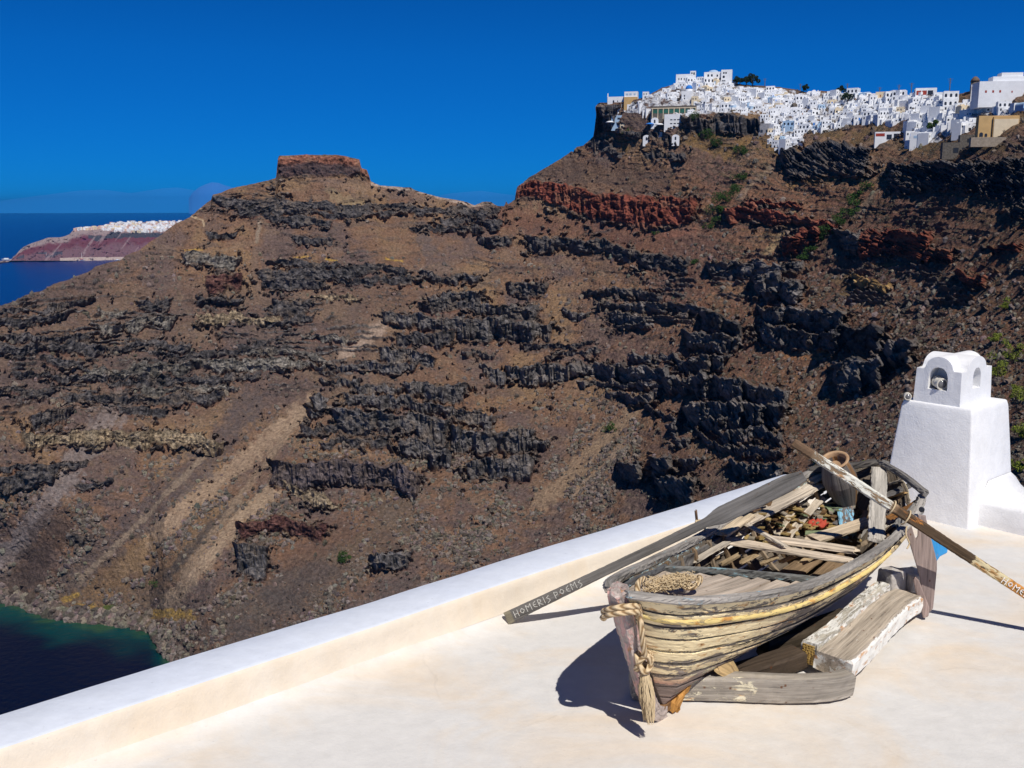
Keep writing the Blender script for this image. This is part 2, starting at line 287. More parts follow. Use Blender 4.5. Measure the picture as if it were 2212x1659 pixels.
# broken outcrops gathering round the bands
def blur(a, ky, kx):
    for k, ax in ((ky, 0), (kx, 1)):
        p_ = np.pad(a, [(k, k) if i == ax else (0, 0) for i in (0, 1)], mode='edge'); c_ = np.cumsum(p_, ax); c_ = np.concatenate([np.zeros_like(np.take(c_, [0], ax)), c_], ax)
        n_p = a.shape[ax]; a = (np.take(c_, np.arange(2 * k + 1, 2 * k + 1 + n_p), ax) - np.take(c_, np.arange(0, n_p), ax)) / (2 * k + 1)
    return a
halo = blur(rock, 9, 16); oc = fbm(QX / 4.5, QY / 2.2, 4, 48) + .35 * fbm(GX / 22, GY / 10, 3, 49) + 1.15 * np.minimum(halo, .5) - .60 + .30 * sstep(368, 380, GX) * (1 - sstep(495, 510, GX)) * (1 - sstep(200, 222, GY)) + .16 * sstep(190, 215, GX) * (1 - sstep(270, 290, GX)) * (1 - sstep(205, 225, GY))
ocm = sstep(.0, .14, oc) * (1 - rock2); disp += np.clip(oc, 0, .5) * 12 * g * (1 - rock2) * sstep(90, 140, GY)
ocol = np.array([.115, .100, .092]) * (1 + .5 * fbm(GX / 4, GY / 3, 3, 55))[..., None] + np.array([.09, .065, .04]) * sstep(.1, .5, fbm(GX / 9, GY / 5, 3, 56))[..., None]
RC = RC * (1 - ocm[..., None]) + ocol * ocm[..., None]; rock2 = np.maximum(rock2, ocm * .8); colm = np.maximum(colm, ocm * .35)
# buttresses and vertical joints on the rock, rubble and gullies on the scree
rs = rb / 900
bsc = 1.0 / (1 + 1.4 * sstep(620, 1000, GX) * sstep(120, 420, GY))                                # nearer slopes show larger grains
jx = GX * bsc + fbm(GX * bsc / 14, GY * bsc / 30, 3, 21) * 5
j1 = 1 - np.abs(vn2(jx / 4.2, GY * bsc / 26, 50)) * 2; j2 = 1 - np.abs(vn2(jx / 2.1, GY * bsc / 11, 51)) * 2
j0 = fbm(GX / 17, GY / 34, 3, 52)
disp += colm * (j1 * 2.1 + j2 * 1.3 + j0 * 5.0) * (0.35 + 0.65 * rs) * np.clip(bsc + .35, .6, 1.2)
gul = fbm((GX + GY * 0.75) / 26, (GY - GX * .3) / 110, 4, 61)
edge = sstep(0, 5, (GY - ysil[None])) * 0.55 + 0.45
nsea = sstep(0.0, 6, GY - shy[None]) * (GX < 360)             # below the waterline
disp *= edge * (1 - 0.7 * nsea * (GX < 260))
rr = rb - disp
P = at_r(GX, GY, rr); PB = at_r(GX, GY, rb)
nx_ = np.gradient(PB, axis=1); ny_ = np.gradient(PB, axis=0); NB = np.cross(ny_, nx_); NB /= np.linalg.norm(NB, axis=-1, keepdims=True) + 1e-9
NB *= np.sign(NB[..., 2:3] + 1e-9)
# coordinates that run along and down the slope, for gullies
gl = np.stack([(PB[..., 0] + .35 * PB[..., 2]), PB[..., 1] * .25, PB[..., 2] * .18], -1)
nA = fbm3(gl, 22, 4, 61); nB3 = fbm3(PB, 13, 4, 62); nC3 = fbm3(PB, 3.2, 2, 63)
rid = 1 - np.abs(fbm3(PB, 9, 3, 66)) * 2.6
amp = (1 - rock2) * .8 * np.clip((rb - 120) / 560, .25, 1) * (nA * 3.0 + nB3 * 3.2 + nC3 * 1.5) + rock2 * (nC3 * 2.0 + rid * 2.2)
P = P + NB * (amp * edge * (1 - .6 * nsea))[..., None]
uwd = np.clip(GY - shy[None] + fbm(GX / 3, GY / 3, 2, 4) * 1.5, 0, None) * (GX < 360)
P[..., 2] = np.where(uwd > 0, np.minimum(P[..., 2], SEA - .25 * uwd), P[..., 2])
# ---- rock and soil colours
fA = fbm(GX / 40, GY / 30, 4, 80); fB = fbm(GX * bsc / 9, GY * bsc / 7, 4, 81); fC = fbm(GX * bsc / 2.4, GY * bsc / 1.8, 3, 82); fD = fbm(GX * bsc / 1.2, GY * bsc / 1.0, 2, 85)
brown = np.array([.212, .124, .080]); ochre = np.array([.27, .175, .095]); mauve = np.array([.150, .108, .102]); redb = np.array([.215, .100, .062]); pale = np.array([.27, .20, .145])
soil = np.broadcast_to(brown, GX.shape + (3,)).copy()
def lay(m, c):
    global soil
    m = np.clip(m, 0, 1)[..., None]; soil = soil * (1 - m) + np.array(c) * m
fE = fbm(GX / 30, GY / 7, 4, 86); lay(sstep(0, .5, fA + .3 * fB) * .6, ochre); lay(sstep(-.05, .4, -fA + .3 * fB) * .75, mauve); lay(sstep(.12, .4, fE) * .5, (.12, .092, .085)); lay(sstep(.15, .45, -fE) * .35, (.27, .19, .13))
lay((1 - sstep(330, 470, GX)) * sstep(265, 300, GY) * (1 - sstep(390, 440, GY)) * .5, (.115, .086, .082))
lay(sstep(560, 720, GX) * sstep(130, 200, GY) * (1 - sstep(380, 520, GY)) * .55, redb)
lay(sstep(.35, .7, fB + .35 * fC) * .35, ochre)
lay(sstep(.3, .6, fC + .25 * fB) * .45, (.085,.065,.055)); lay(sstep(.42, .75, fD + .2 * fC) * .5, (.24,.19,.15)); lay(sstep(.4, .7, -fD + .2 * fC) * .5, (.05,.04,.035))
STK = np.zeros_like(GX)
def streak(t, pts, w0, col, a=1.0, sd=90):
    p = cv(t, pts); wv = w0 / t[2] * F
    d = np.full(GX.shape, 1e9)
    for (xa, ya), (xb, yb) in zip(p[:-1], p[1:]):
        L = (xb - xa) ** 2 + (yb - ya) ** 2; k = np.clip(((GX - xa) * (xb - xa) + (GY - ya) * (yb - ya)) / L, 0, 1)
        d = np.minimum(d, np.hypot(GX - xa - k * (xb - xa), GY - ya - k * (yb - ya)))
    m = (1 - sstep(.5, 1.05, d / (wv * 1.15) + fbm(GX / 5, GY / 5, 4, sd) * .75)) * a * (1 - rock2) * (.68 + .32 * sstep(-.35, .2, fbm(GX / 3, GY / 3, 3, sd + 5)))
    lay(m, tuple(1.18 * np.array(col))); STK[:] = np.maximum(STK, m); return m
tan = (.30, .212, .145)
s1 = streak(P7, [(1290,150),(1050,350),(800,540),(640,700),(520,830)], 42, tan, .95)
s2 = streak(P7, [(1170,470),(1000,620),(860,790),(700,970)], 38, (.33,.24,.165), .9)
streak(P7, [(560,760),(430,900),(330,960)], 90, (.19,.115,.055), .7); streak(P7, [(900,620),(700,850),(560,980)], 55, (.16,.105,.06), .6)
streak(P7, [(980,560),(780,760),(700,860)], 24, (.06,.052,.05), .8); streak(P7, [(1060,130),(860,380),(560,640),(300,880)], 60, (.080,.066,.068), .75)
streak(P7, [(1290,150),(1000,520),(760,860)], 16, (.25,.18,.125), .8, 88); streak(P7, [(880,330),(520,700),(330,880)], 14, (.24,.18,.13), .8, 89); streak(P7, [(500,140),(300,420),(130,650),(0,830)], 55, (.21,.175,.165), .85); streak(P7, [(250,640),(170,760),(60,900)], 80, (.072,.05,.042), .8)
streak(P7, [(1640,600),(1300,860),(1000,1050)], 110, (.085,.068,.06), .7); streak(P7, [(1500,640),(1200,760)], 70, (.15,.082,.055), .5)
streak(T3, [(1100,940),(800,1250),(500,1560),(380,1659)], 70, (.27,.19,.125), .8); streak(T3, [(1000,1230),(640,1600)], 18, pale, .7)
streak(T2, [(1050,310),(900,420),(760,520)], 50, (.31,.23,.18), .9); streak(T2, [(880,120),(720,330)], 45, (.12,.085,.07), .7)
streak(T5, [(510,510),(490,640)], 14, (.26,.21,.16), .8); streak(T5, [(480,680),(480,900),(560,1060)], 32, (.15,.105,.08), .7)
streak(T5, [(1600,560),(1650,700)], 60, (.10,.082,.082), .7); streak(T5, [(700,110),(1000,250),(1300,280),(1900,370)], 40, (.24,.165,.125), .3)
streak(T5, [(1000,300),(1050,370),(1200,390)], 40, (.25,.20,.12), .5)
streak(T5, [(1270,250),(1600,300),(1930,390),(2100,385)], 12, (.42,.33,.27), .8)
pth = streak(T5, [(95,400),(130,430)], 5, (.40,.30,.19), 1.0); streak(T5, [(40,462),(125,490),(132,525)], 6, (.42,.31,.20), 1.0)
streak(T4, [(660,470),(600,600),(470,740)], 26, (.33,.24,.13), .75); streak(T4, [(500,170),(380,280),(280,370)], 22, (.28,.22,.16), .6); streak(T4, [(1270,260),(1180,380),(1060,480)], 20, (.26,.20,.14), .6)
streak(T4, [(640,250),(900,230)], 42, (.26,.155,.055), .8); streak(T4, [(1440,470),(1300,540)], 50, (.20,.085,.055), .6)
streak(T4, [(620,1430),(900,1420)], 45, (.36,.17,.075), .85, 93); streak(T4, [(1180,820),(1440,830)], 16, (.32,.16,.06), .8); streak(T4, [(1030,1440),(1180,1450)], 18, (.30,.10,.04), .7)
streak(T4, [(930,900),(1060,950),(1000,1000)], 35, (.17,.12,.055), .7); streak(T4, [(2050,800),(1900,860)], 60, (.17,.062,.035), .7)
streak(P6, [(420,320),(700,385),(840,360)], 16, (.30,.13,.085), .6); streak(P6, [(20,290),(350,360),(700,420)], 60, (.155,.075,.052), .7); streak(P6, [(250,120),(700,160)], 50, (.115,.078,.058), .6)
for q in [([(1060,640),(1400,700)],60),([(1500,760),(1650,700),(1900,900)],60),([(400,700),(480,820)],50),([(1000,720),(1250,790),(1400,860)],80)]: streak(V1, q[0], q[1], (.19,.115,.04), .75)
for q in [([(330,680),(550,690)],45),([(700,740),(900,640)],60),([(1150,800),(1500,800),(2000,800)],60),([(2100,560),(2300,540)],60)]: streak(V2, q[0], q[1], (.13,.085,.038), .75)
for q in [((T5),[(740,740),(840,740)],6),(T5,[(960,755),(1030,765)],8),(T5,[(1360,755),(1470,765)],8),(T5,[(0,690),(120,690)],5),(P7,[(270,960),(320,940)],12),(P7,[(320,990),(380,985)],14),(P7,[(390,1010),(400,1025)],14),(P7,[(470,1035),(520,1035)],9),(P7,[(640,1020),(780,1020),(800,1040)],22),(P7,[(550,1042),(580,1042)],9)]: streak(q[0], q[1], q[2], (.40,.25,.055), .8, 97)
streak(P7, [(400,1010),(465,985)], 15, (.06,.10,.012), .9)
# dry grass and shrubs speckled over the upper right slopes
vg = sstep(.1, .45, fbm(GX * bsc / 3.2, GY * bsc / 2.2, 3, 101)) * sstep(600, 760, GX) * (1 - sstep(330, 500, GY)) 
lay(vg * .55, (.085,.075,.055)); lay(sstep(.25,.55,fbm(GX*bsc/4, GY*bsc/3, 3, 103)) * sstep(640,760,GX) * .35, (.17,.12,.045))
# talus stones by the shore
lay(sstep(560, 600, GY + .35 * GX * 0) * (GX < 420) * sstep(.0, .4, fD + .3) * .5, (.075,.070,.066))
shore = pl(cv(P7, [(-400,960),(0,968),(80,985),(210,1035),(300,1050),(420,1062),(540,1075),(660,1105),(760,1240)]), GX)
lay((1 - sstep(2, 16, np.abs(GY - shore + fbm(GX / 8, GY / 8, 2, 7) * 4))) * (GX < 340) * .85, (.060,.056,.055))
rcol = 1.3 * RC * (1.0 + 1.0 * fC[..., None] + 0.35 * fB[..., None] + .35 * j0[..., None])
tanr = sstep(.05, .5, fB + .4 * fC)[..., None] * .45; rcol = rcol * (1 - tanr) + np.array([.19, .135, .088]) * (RC.sum(-1)[..., None] > .05) * tanr
sk = (GX > 268) & (GX < 372) & (GY < 180)                    # the table rock: dark middle layer between red ones
yk = (GY - ysil[None]); midk = (sstep(6, 11, yk + 2 * fB) * (1 - sstep(20, 26, yk + 3 * fB)) * sk * (rock > .3))[..., None]
rcol = rcol * (1 - .8 * midk) + np.array([.052, .050, .058]) * .8 * midk
col = soil * (1 - rock2[..., None]) + rcol * rock2[..., None]
fo = np.clip(foot * (.55 + .8 * fB), 0, 1)[..., None] * .6 * (1 - rock2[..., None]); col = col * (1 - fo) + np.array([.15, .055, .035]) * fo
col *= (1 + .14 * fA + .10 * fC)[..., None]
col = np.clip(col, .012, .6)
P = P - NB * (amp * edge * (1 - .6 * nsea) * STK * .8)[..., None]
def inside(T, top, bot, x0, x1):
    xa = [q[0] for q in cv(T, top)]; yt_ = pl(cv(T, top), GX); yb_ = pl(cv(T, bot), GX); lim = cv(T, [(x0, 0), (x1, 0)])
    return (GX > lim[0][0]) & (GX < lim[1][0]) & (GY > yt_ + 1) & (GY < yb_ - 1.5)
VT1 = [(360,500),(480,400),(560,390),(680,340),(800,285),(900,230),(1000,215),(1180,190),(1420,190),(1460,245),(1600,270),(1780,265),(2000,290),(2212,300)]
VB1 = [(360,505),(480,510),(700,520),(830,520),(1010,530),(1200,525),(1700,525),(1720,600),(1760,700),(1780,800),(1960,820),(2010,740),(2212,690)]
VT2 = [(0,300),(300,318),(600,322),(800,326),(1000,320),(1290,330),(1600,330),(1640,420),(1860,400),(2212,430)]
VB2 = [(0,830),(130,830),(200,700),(420,690),(560,650),(720,610),(950,610),(1090,600),(1200,540),(1215,780),(1420,780),(1600,700),(1800,620),(1810,540),(2080,540),(2212,480)]
vm = (inside(V1, VT1, VB1, 470, 2000) | inside(V2, VT2, VB2, 0, 2212)) * sstep(-.35, -.05, fbm(GX / 3.5, GY / 2.5, 3, 140)) * .9
col = col * (1 - vm[..., None]) + np.array([.60, .60, .62]) * vm[..., None]
# ---- the far side of the ridge
sr = rr[0]; back = []; bcol = []
bw = sstep(690, 730, xs)                                      # behind the village the ground stays high
for dd_, dz, dzv in [(4, 1.5, .2), (14, 8, 1), (40, 30, 3), (90, 75, 8), (180, 150, 25), (340, 260, 80), (600, 300, 200)]:
    p = at_r(xs, ysil, sr + dd_); top = at_r(xs, ysil, sr)
    p[:, 2] = np.maximum(top[:, 2] - (dz * (1 - bw) + dzv * bw) + fbm(xs / 12, xs * 0 + dd_, 3, 5) * dd_ * .05, SEA - 12); back.append(p); bcol.append(col[0] * .9)
AP = np.concatenate([np.stack(back[::-1]), P]); AC = np.concatenate([np.stack(bcol[::-1]), col])

m_rock, n, b = new_mat("caldera_rock")
b.inputs["Roughness"].default_value = .95; b.inputs["Specular IOR Level"].default_value = .15
va = N(n, "ShaderNodeVertexColor"); va.layer_name = "Col"; geo = N(n, "ShaderNodeNewGeometry")
t1 = noise_tex(n, geo.outputs["Position"], .55, 6, .7); t2 = noise_tex(n, geo.outputs["Position"], 2.2, 3, .6)
rp = ramp(n, t1.outputs[0], [(.3, .5), (.5, 1.0), (.72, 1.6)])
n.links.new(mixc(n, 1.0, va.outputs[0], rp.outputs[0], 'MULTIPLY'), b.inputs["Base Color"])
b1 = bump(n, t1.outputs[0], 1.0, 2.2, b)
ter = mesh_np("cliff_terrain", AP.reshape(-1, 3), grid_faces(AP.shape[0], NC), m_rock, False, AC.reshape(-1, 3))
tag(ter, kind='structure')
def terr(x, y):                                               # point on the finished terrain along survey direction x, y
    j = int(np.clip(np.searchsorted(xs, x), 1, NC - 1)); i = int(np.clip(np.searchsorted(GY[:, j], y), 0, NR - 1))
    return Vector(P[i, j])
def terr_px(t, x, y):
    q = cv(t, [(x, y)])[0]; return terr(q[0], q[1])
# ---- the sea
def sea_mesh():
    az = np.radians(np.linspace(-75, 75, 300)); rad = np.concatenate([np.linspace(300, 800, 160), np.geomspace(810, 90000, 120)])
    A_, R_ = np.meshgrid(az, rad); X = np.sin(A_) * R_; Y = np.cos(A_) * R_
    V = np.stack([X, Y, np.full_like(X, SEA)], -1)
    d = V[..., 1] * CP - (SEA - H) * SP; u = V[..., 1] * SP + (SEA - H) * CP
    px = CX + FPX * X / d; py = CY - FPX * u / d
    sh = pl(SHORE, px)
    dist = (py - sh) + np.clip(px - 150, 0, 60) * -.25
    tl = (1 - sstep(2, 34, dist + fbm(X / 14, Y / 14, 3, 5) * 12)) * (R_ < 700) * (px > -60)
    tl2 = (1 - sstep(0, 9, dist + fbm(X / 5, Y / 5, 3, 6) * 9)) * (R_ < 700)
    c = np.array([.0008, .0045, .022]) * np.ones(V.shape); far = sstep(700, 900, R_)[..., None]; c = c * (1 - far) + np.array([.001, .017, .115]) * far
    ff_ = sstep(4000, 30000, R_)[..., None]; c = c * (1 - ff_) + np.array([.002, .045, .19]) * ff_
    c = c * (1 - .85 * tl[..., None]) + np.array([.0, .050, .052]) * .85 * tl[..., None]
    c = c * (1 - .6 * tl2[..., None]) + np.array([.04, .085, .03]) * .6 * tl2[..., None]
    return V.reshape(-1, 3), grid_faces(len(rad), len(az)), c.reshape(-1, 3)
m_sea, n, b = new_mat("sea_water")
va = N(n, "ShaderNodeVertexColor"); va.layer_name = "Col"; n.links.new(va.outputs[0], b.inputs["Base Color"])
b.inputs["Roughness"].default_value = .25; b.inputs["Specular IOR Level"].default_value = .12
geo = N(n, "ShaderNodeNewGeometry"); wv = noise_tex(n, geo.outputs["Position"], .25, 5, .6); bump(n, wv.outputs[0], .6, 1.5, b)
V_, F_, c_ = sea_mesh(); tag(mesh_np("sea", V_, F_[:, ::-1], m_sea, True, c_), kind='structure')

# ================================================================== ROOF TERRACE
YAW = R(48.66); DV = Vector((math.sin(YAW), math.cos(YAW), 0)); NV = Vector((DV.y, -DV.x, 0))
def sq(s, q, z): return DV * s + NV * q + Vector((0, 0, z))
def lin(r, g, b): return tuple(((c / 255) / 12.92 if c <= 10 else ((c / 255 + .055) / 1.055) ** 2.4) for c in (r, g, b))
def plaster(name, base, stain, amt, bscale=90, bstr=.35, sscale=.9):
    m, n, b = new_mat(name); geo = N(n, "ShaderNodeNewGeometry"); P_ = geo.outputs["Position"]
    mp = N(n, "ShaderNodeMapping"); mp.inputs["Scale"].default_value = (1, 1.6, 1); mp.inputs["Rotation"].default_value = (0, 0, .5); n.links.new(P_, mp.inputs[0])
    a = noise_tex(n, mp.outputs[0], sscale, 6, .62, .6); c = noise_tex(n, P_, 7, 5, .6)
    r1 = ramp(n, a.outputs[0], [(.44, 0), (.66, amt)]); r2 = ramp(n, c.outputs[0], [(.3, .93), (.7, 1.03)])
    col_ = mixc(n, r1.outputs[0], base, stain); col_ = mixc(n, 1.0, col_, r2.outputs[0], 'MULTIPLY')
    dk = noise_tex(n, P_, 34, 3, .5); r3 = ramp(n, dk.outputs[0], [(.24, .72), (.31, 1.0)]); col_ = mixc(n, .5, col_, mixc(n, 1, col_, r3.outputs[0], 'MULTIPLY'))
    vo = N(n, "ShaderNodeTexVoronoi"); vo.feature = 'DISTANCE_TO_EDGE'; vo.inputs["Scale"].default_value = .55; wv0 = noise_tex(n, P_, 3, 4, .6); ad = mixc(n, .12, P_, wv0.outputs[1], 'ADD'); n.links.new(ad, vo.inputs["Vector"])
    ck = ramp(n, vo.outputs["Distance"], [(.0, .80), (.0035, 1.0)]); cm = ramp(n, a.outputs[0], [(.52, 0), (.62, .45)]); col_ = mixc(n, cm.outputs[0], col_, mixc(n, 1, col_, ck.outputs[0], 'MULTIPLY'))
    n.links.new(col_, b.inputs["Base Color"]); b.inputs["Roughness"].default_value = .85; b.inputs["Specular IOR Level"].default_value = .25
    d = noise_tex(n, P_, bscale, 4, .6); e = noise_tex(n, P_, 5, 4, .6)
    n1 = bump(n, d.outputs[0], bstr, .006, b); bump(n, e.outputs[0], .32, .03, b, n1)
    return m
m_floor = plaster("floor_plaster", (.715, .695, .665), (.76, .615, .45), .65, 60, .25, .75)
m_wallp = plaster("parapet_plaster", (.80, .715, .60), (.78, .63, .45), .55, 70, .45, .9)
m_top = plaster("parapet_top_paint", (.68, .72, .80), (.64, .69, .80), .6, 55, .25)
m_chim = plaster("chimney_plaster", (.84, .84, .85), (.82, .81, .80), .5, 62, .62)
D0 = -5.595; PT = .283; SE = 9.45                                # parapet line, its height and where it ends
def smooth_mesh(name, V, Fq, mats, parent=None):
    o = mesh_np(name, V, Fq, None, True)
    for m in mats: o.data.materials.append(m)
    return o
# floor, swept along the parapet: profile across (q, z)
prof = [(D0 - .02, .13), (D0 - .005, .10), (D0 + .02, .06), (D0 + .06, .03), (D0 + .12, .012), (D0 + .2, .004)] + [(D0 + .2 + k * .12, .0) for k in range(1, 80)]
ss = np.arange(-9, 10.8, .12); V = []
for s in ss:
    for k, (q, z) in enumerate(prof):
        lift = 0.0
        if s > SE: z2 = min(z, 0.01)
        else: z2 = z
        p = sq(s, q, z2); V.append(p)
V = np.array([tuple(v) for v in V]); V[:, 2] += fbm(V[:, 0] * .7, V[:, 1] * .7, 3, 5) * .008 + fbm(V[:, 0] * 3, V[:, 1] * 3, 2, 6) * .0015
fl = smooth_mesh("terrace_floor", V, grid_faces(len(ss), len(prof))[:, ::-1], [m_floor]); tag(fl, kind='structure')
skirt = bmesh.new()
for q0, q1, s0, s1, z0, z1 in [(D0 - .38, D0 + 9.4, -9, 10.6, -4.5, -.04)]:
    vs = [skirt.verts.new(sq(s, q, z)) for z in (z0, z1) for s, q in ((s0, q0), (s1, q0), (s1, q1), (s0, q1))]
    for f in ((0, 1, 2, 3), (4, 7, 6, 5), (0, 4, 5, 1), (1, 5, 6, 2), (2, 6, 7, 3), (3, 7, 4, 0)): skirt.faces.new([vs[i] for i in f])
bmesh.ops.recalc_face_normals(skirt, faces=skirt.faces)
me = bpy.data.meshes.new("terrace_base"); skirt.to_mesh(me); o = bpy.data.objects.new("terrace_base", me); COL.objects.link(o); me.materials.append(m_chim); tag(o, kind='structure')
# parapet
pp = [(-.44, -4.0), (-.44, .0), (-.435, PT - .045), (-.425, PT - .015), (-.395, PT), (-.2, PT + .004), (-.035, PT), (-.012, PT - .008), (0, PT - .03), (.006, .2), (.012, .1), (.03, .05)]
ps = list(np.arange(-9, SE - .2, .15)) + [SE - .2 + .2 * math.sin(a) for a in np.linspace(0, math.pi / 2, 9)]
V = []
for s in ps:
    e = max(0, (s - (SE - .2)) / .2); sh = math.sqrt(max(0, 1 - e * e)) if e > 0 else 1
    for q, z in pp:
        qc = -.2 + (q + .2) * (.25 + .75 * sh) if e > 0 else q
        zz = z - (1 - sh) * .10 if z > 0 else z
        V.append(tuple(sq(s, D0 + qc, zz)))
V = np.array(V); wob = fbm(V[:, 0] * .8, V[:, 1] * .8, 3, 15) * .010; V[:, 2] += wob * (V[:, 2] > 0); V[:, :2] += (fbm(V[:, 0] * 1.7, V[:, 1] * 1.7, 2, 25) * .006)[:, None] * np.array([NV.x, NV.y])[None]
npf = len(pp); Fq = grid_faces(len(ps), npf); top_f = np.tile(np.array([1 if 2 <= k <= 6 else 0 for k in range(npf - 1)]), len(ps) - 1)
par = smooth_mesh("parapet_wall", V, Fq[:, ::-1], [m_wallp, m_top]); par.data.polygons.foreach_set("material_index", top_f.astype(np.int32))
bmx = bmesh.new(); bmx.from_mesh(par.data); bmx.verts.ensure_lookup_table()
try: bmx.faces.new([bmx.verts[(len(ps) - 1) * npf + k] for k in range(npf)])
except ValueError: pass
bmx.to_mesh(par.data); bmx.free()
tag(par, "long low white parapet with a bluish top edging the roof terrace", "parapet")

# ------------------------------------------------------------------ generic solid helpers
def link_mesh(name, bm, mat, parent=None, smooth=False, bevel=0, seg=2):
    bmesh.ops.recalc_face_normals(bm, faces=bm.faces)
    me = bpy.data.meshes.new(name); bm.to_mesh(me); bm.free()
    o = bpy.data.objects.new(name, me); COL.objects.link(o)
    for m in (mat if isinstance(mat, list) else [mat]): me.materials.append(m)
    if smooth: me.polygons.foreach_set("use_smooth", [True] * len(me.polygons))
    if bevel:
        mo = o.modifiers.new("b", 'BEVEL'); mo.width = bevel; mo.segments = seg; mo.limit_method = 'ANGLE'; mo.angle_limit = R(35)
    if parent: adopt(o, parent)
    return o
def adopt(o, parent): o.parent = parent; o.matrix_parent_inverse = parent.matrix_world.inverted()
def empty(name, loc, rz=0):
    e = bpy.data.objects.new(name, None); COL.objects.link(e); e.empty_display_size = .1
    e.location = loc; e.rotation_euler = (0, 0, rz); e.matrix_world = Matrix.Translation(loc) @ Matrix.Rotation(rz, 4, 'Z'); return e
def settle(o):                                   # origin to the base of the mesh
    me = o.data; n = len(me.vertices); a = np.zeros(n * 3, np.float32); me.vertices.foreach_get("co", a); a = a.reshape(-1, 3)
    c = np.array([(a[:, 0].min() + a[:, 0].max()) / 2, (a[:, 1].min() + a[:, 1].max()) / 2, a[:, 2].min()], np.float32)
    me.vertices.foreach_set("co", (a - c).ravel()); me.update(); o.location = tuple(float(v) for v in c); o.matrix_world = Matrix.Translation(o.location); return o
def bmbox(bm, x0, x1, y0, y1, z0, z1, fn=None, mi=0):
    vs = [(x, y, z) for z in (z0, z1) for x, y in ((x0, y0), (x1, y0), (x1, y1), (x0, y1))]
    vs = [bm.verts.new(fn(*v) if fn else v) for v in vs]
    for f in ((0, 3, 2, 1), (4, 5, 6, 7), (0, 1, 5, 4), (1, 2, 6, 5), (2, 3, 7, 6), (3, 0, 4, 7)):
        bm.faces.new([vs[i] for i in f]).material_index = mi
def apply_mods(o):
    dg = bpy.context.evaluated_depsgraph_get(); me = bpy.data.meshes.new_from_object(o.evaluated_get(dg)); o.modifiers.clear(); o.data = me
# ------------------------------------------------------------------ chimney
CS, CQ = 9.75, -4.15                              # its near corner
chim = empty("chimney", sq(CS + .5, CQ - .45, 0)); tag(chim, "white plastered battered chimney with an arched top and open arched vents at the terrace end", "chimney")
bm = bmesh.new()
W1, W2 = .95, 1.06
lv = [(0, 0.0), (.30, .028), (.7, .06), (1.14, .10), (1.2, .115)]
rings = []
for z, bt in lv: rings.append([bm.verts.new(sq(CS + (bt if i in (0, 1) else W2 - bt), CQ - (bt if i in (0, 3) else W1 - bt), z - (.05 if z == 0 else 0))) for i in range(4)])
for a, c in zip(rings[:-1], rings[1:]):
    for i in range(4): bm.faces.new([a[i], a[(i + 1) % 4], c[(i + 1) % 4], c[i]])
bm.faces.new(rings[-1])
body = link_mesh("body", bm, m_chim, chim, True, .022, 3)
def cap_z(a, c):                                   # a, c in -1..1 across the two directions
    va = .135 * math.sqrt(max(0, 1 - (a / .62) ** 2)) if abs(a) < .62 else 0
    vc = .135 * math.sqrt(max(0, 1 - (c / .62) ** 2)) if abs(c) < .62 else 0
    return max(va, vc)
bm = bmesh.new(); s0, s1, q0, q1 = CS + .15, CS + W2 - .22, CQ - .26, CQ - W1 + .22; ng = 36
zb, zt = 1.19, 1.55
G = [[bm.verts.new(sq(s0 + (s1 - s0) * i / ng, q0 + (q1 - q0) * j / ng, zt + cap_z(2 * i / ng - 1, 2 * j / ng - 1))) for j in range(ng + 1)] for i in range(ng + 1)]
Lw = {}
def low(i, j):
    if (i, j) not in Lw: Lw[i, j] = bm.verts.new(sq(s0 + (s1 - s0) * i / ng - (.012 if i == 0 else -.012 if i == ng else 0), q0 + (q1 - q0) * j / ng - (-.012 if j == 0 else .012 if j == ng else 0), zb))
    return Lw[i, j]
for i in range(ng):
    for j in range(ng): bm.faces.new([G[i][j], G[i + 1][j], G[i + 1][j + 1], G[i][j + 1]])
ringi = [(i, 0) for i in range(ng)] + [(ng, j) for j in range(ng)] + [(ng - i, ng) for i in range(ng)] + [(0, ng - j) for j in range(ng)]
for k in range(len(ringi)):
    a, c = ringi[k], ringi[(k + 1) % len(ringi)]; bm.faces.new([G[a[0]][a[1]], G[c[0]][c[1]], low(*c), low(*a)])
bm.faces.new([low(*a) for a in ringi])
capo = link_mesh("arched_cap", bm, m_chim, chim)
def arch_cut(along, half, zlo, zspring, depth0, depth1, mid):
    b2 = bmesh.new(); pts = [(-half, zlo), (half, zlo)] + [(half * math.cos(a) ** .8 if a < math.pi / 2 else -half * abs(math.cos(a)) ** .8, zspring + (half * 1.25) * math.sin(a)) for a in np.linspace(0, math.pi, 17)]
    A_ = []; C_2 = []
    for u_, z in pts:
        A_.append(b2.verts.new(sq(depth0, mid + u_, z) if along == 's' else sq(mid + u_, depth0, z)))
        C_2.append(b2.verts.new(sq(depth1, mid + u_, z) if along == 's' else sq(mid + u_, depth1, z)))
    b2.faces.new(A_); b2.faces.new(C_2)
    for k in range(len(pts)): b2.faces.new([A_[k], A_[(k + 1) % len(pts)], C_2[(k + 1) % len(pts)], C_2[k]])
    bmesh.ops.remove_doubles(b2, verts=b2.verts, dist=1e-5); return link_mesh("cutter", b2, m_chim)
mq, ms_ = (q0 + q1) / 2, (s0 + s1) / 2
cuts = [arch_cut('s', .100, 1.345, 1.45, s0 - .1, s0 + .17, mq), arch_cut('q', .090, 1.355, 1.455, q0 + .1, q0 - .15, ms_)]
for c in cuts:
    mo = capo.modifiers.new("x", 'BOOLEAN'); mo.operation = 'DIFFERENCE'; mo.object = c; mo.solver = 'EXACT'
apply_mods(capo)
for c in cuts: bpy.data.objects.remove(c)
mo = capo.modifiers.new("b", 'BEVEL'); mo.width = .012; mo.segments = 2; mo.limit_method = 'ANGLE'; mo.angle_limit = R(40)
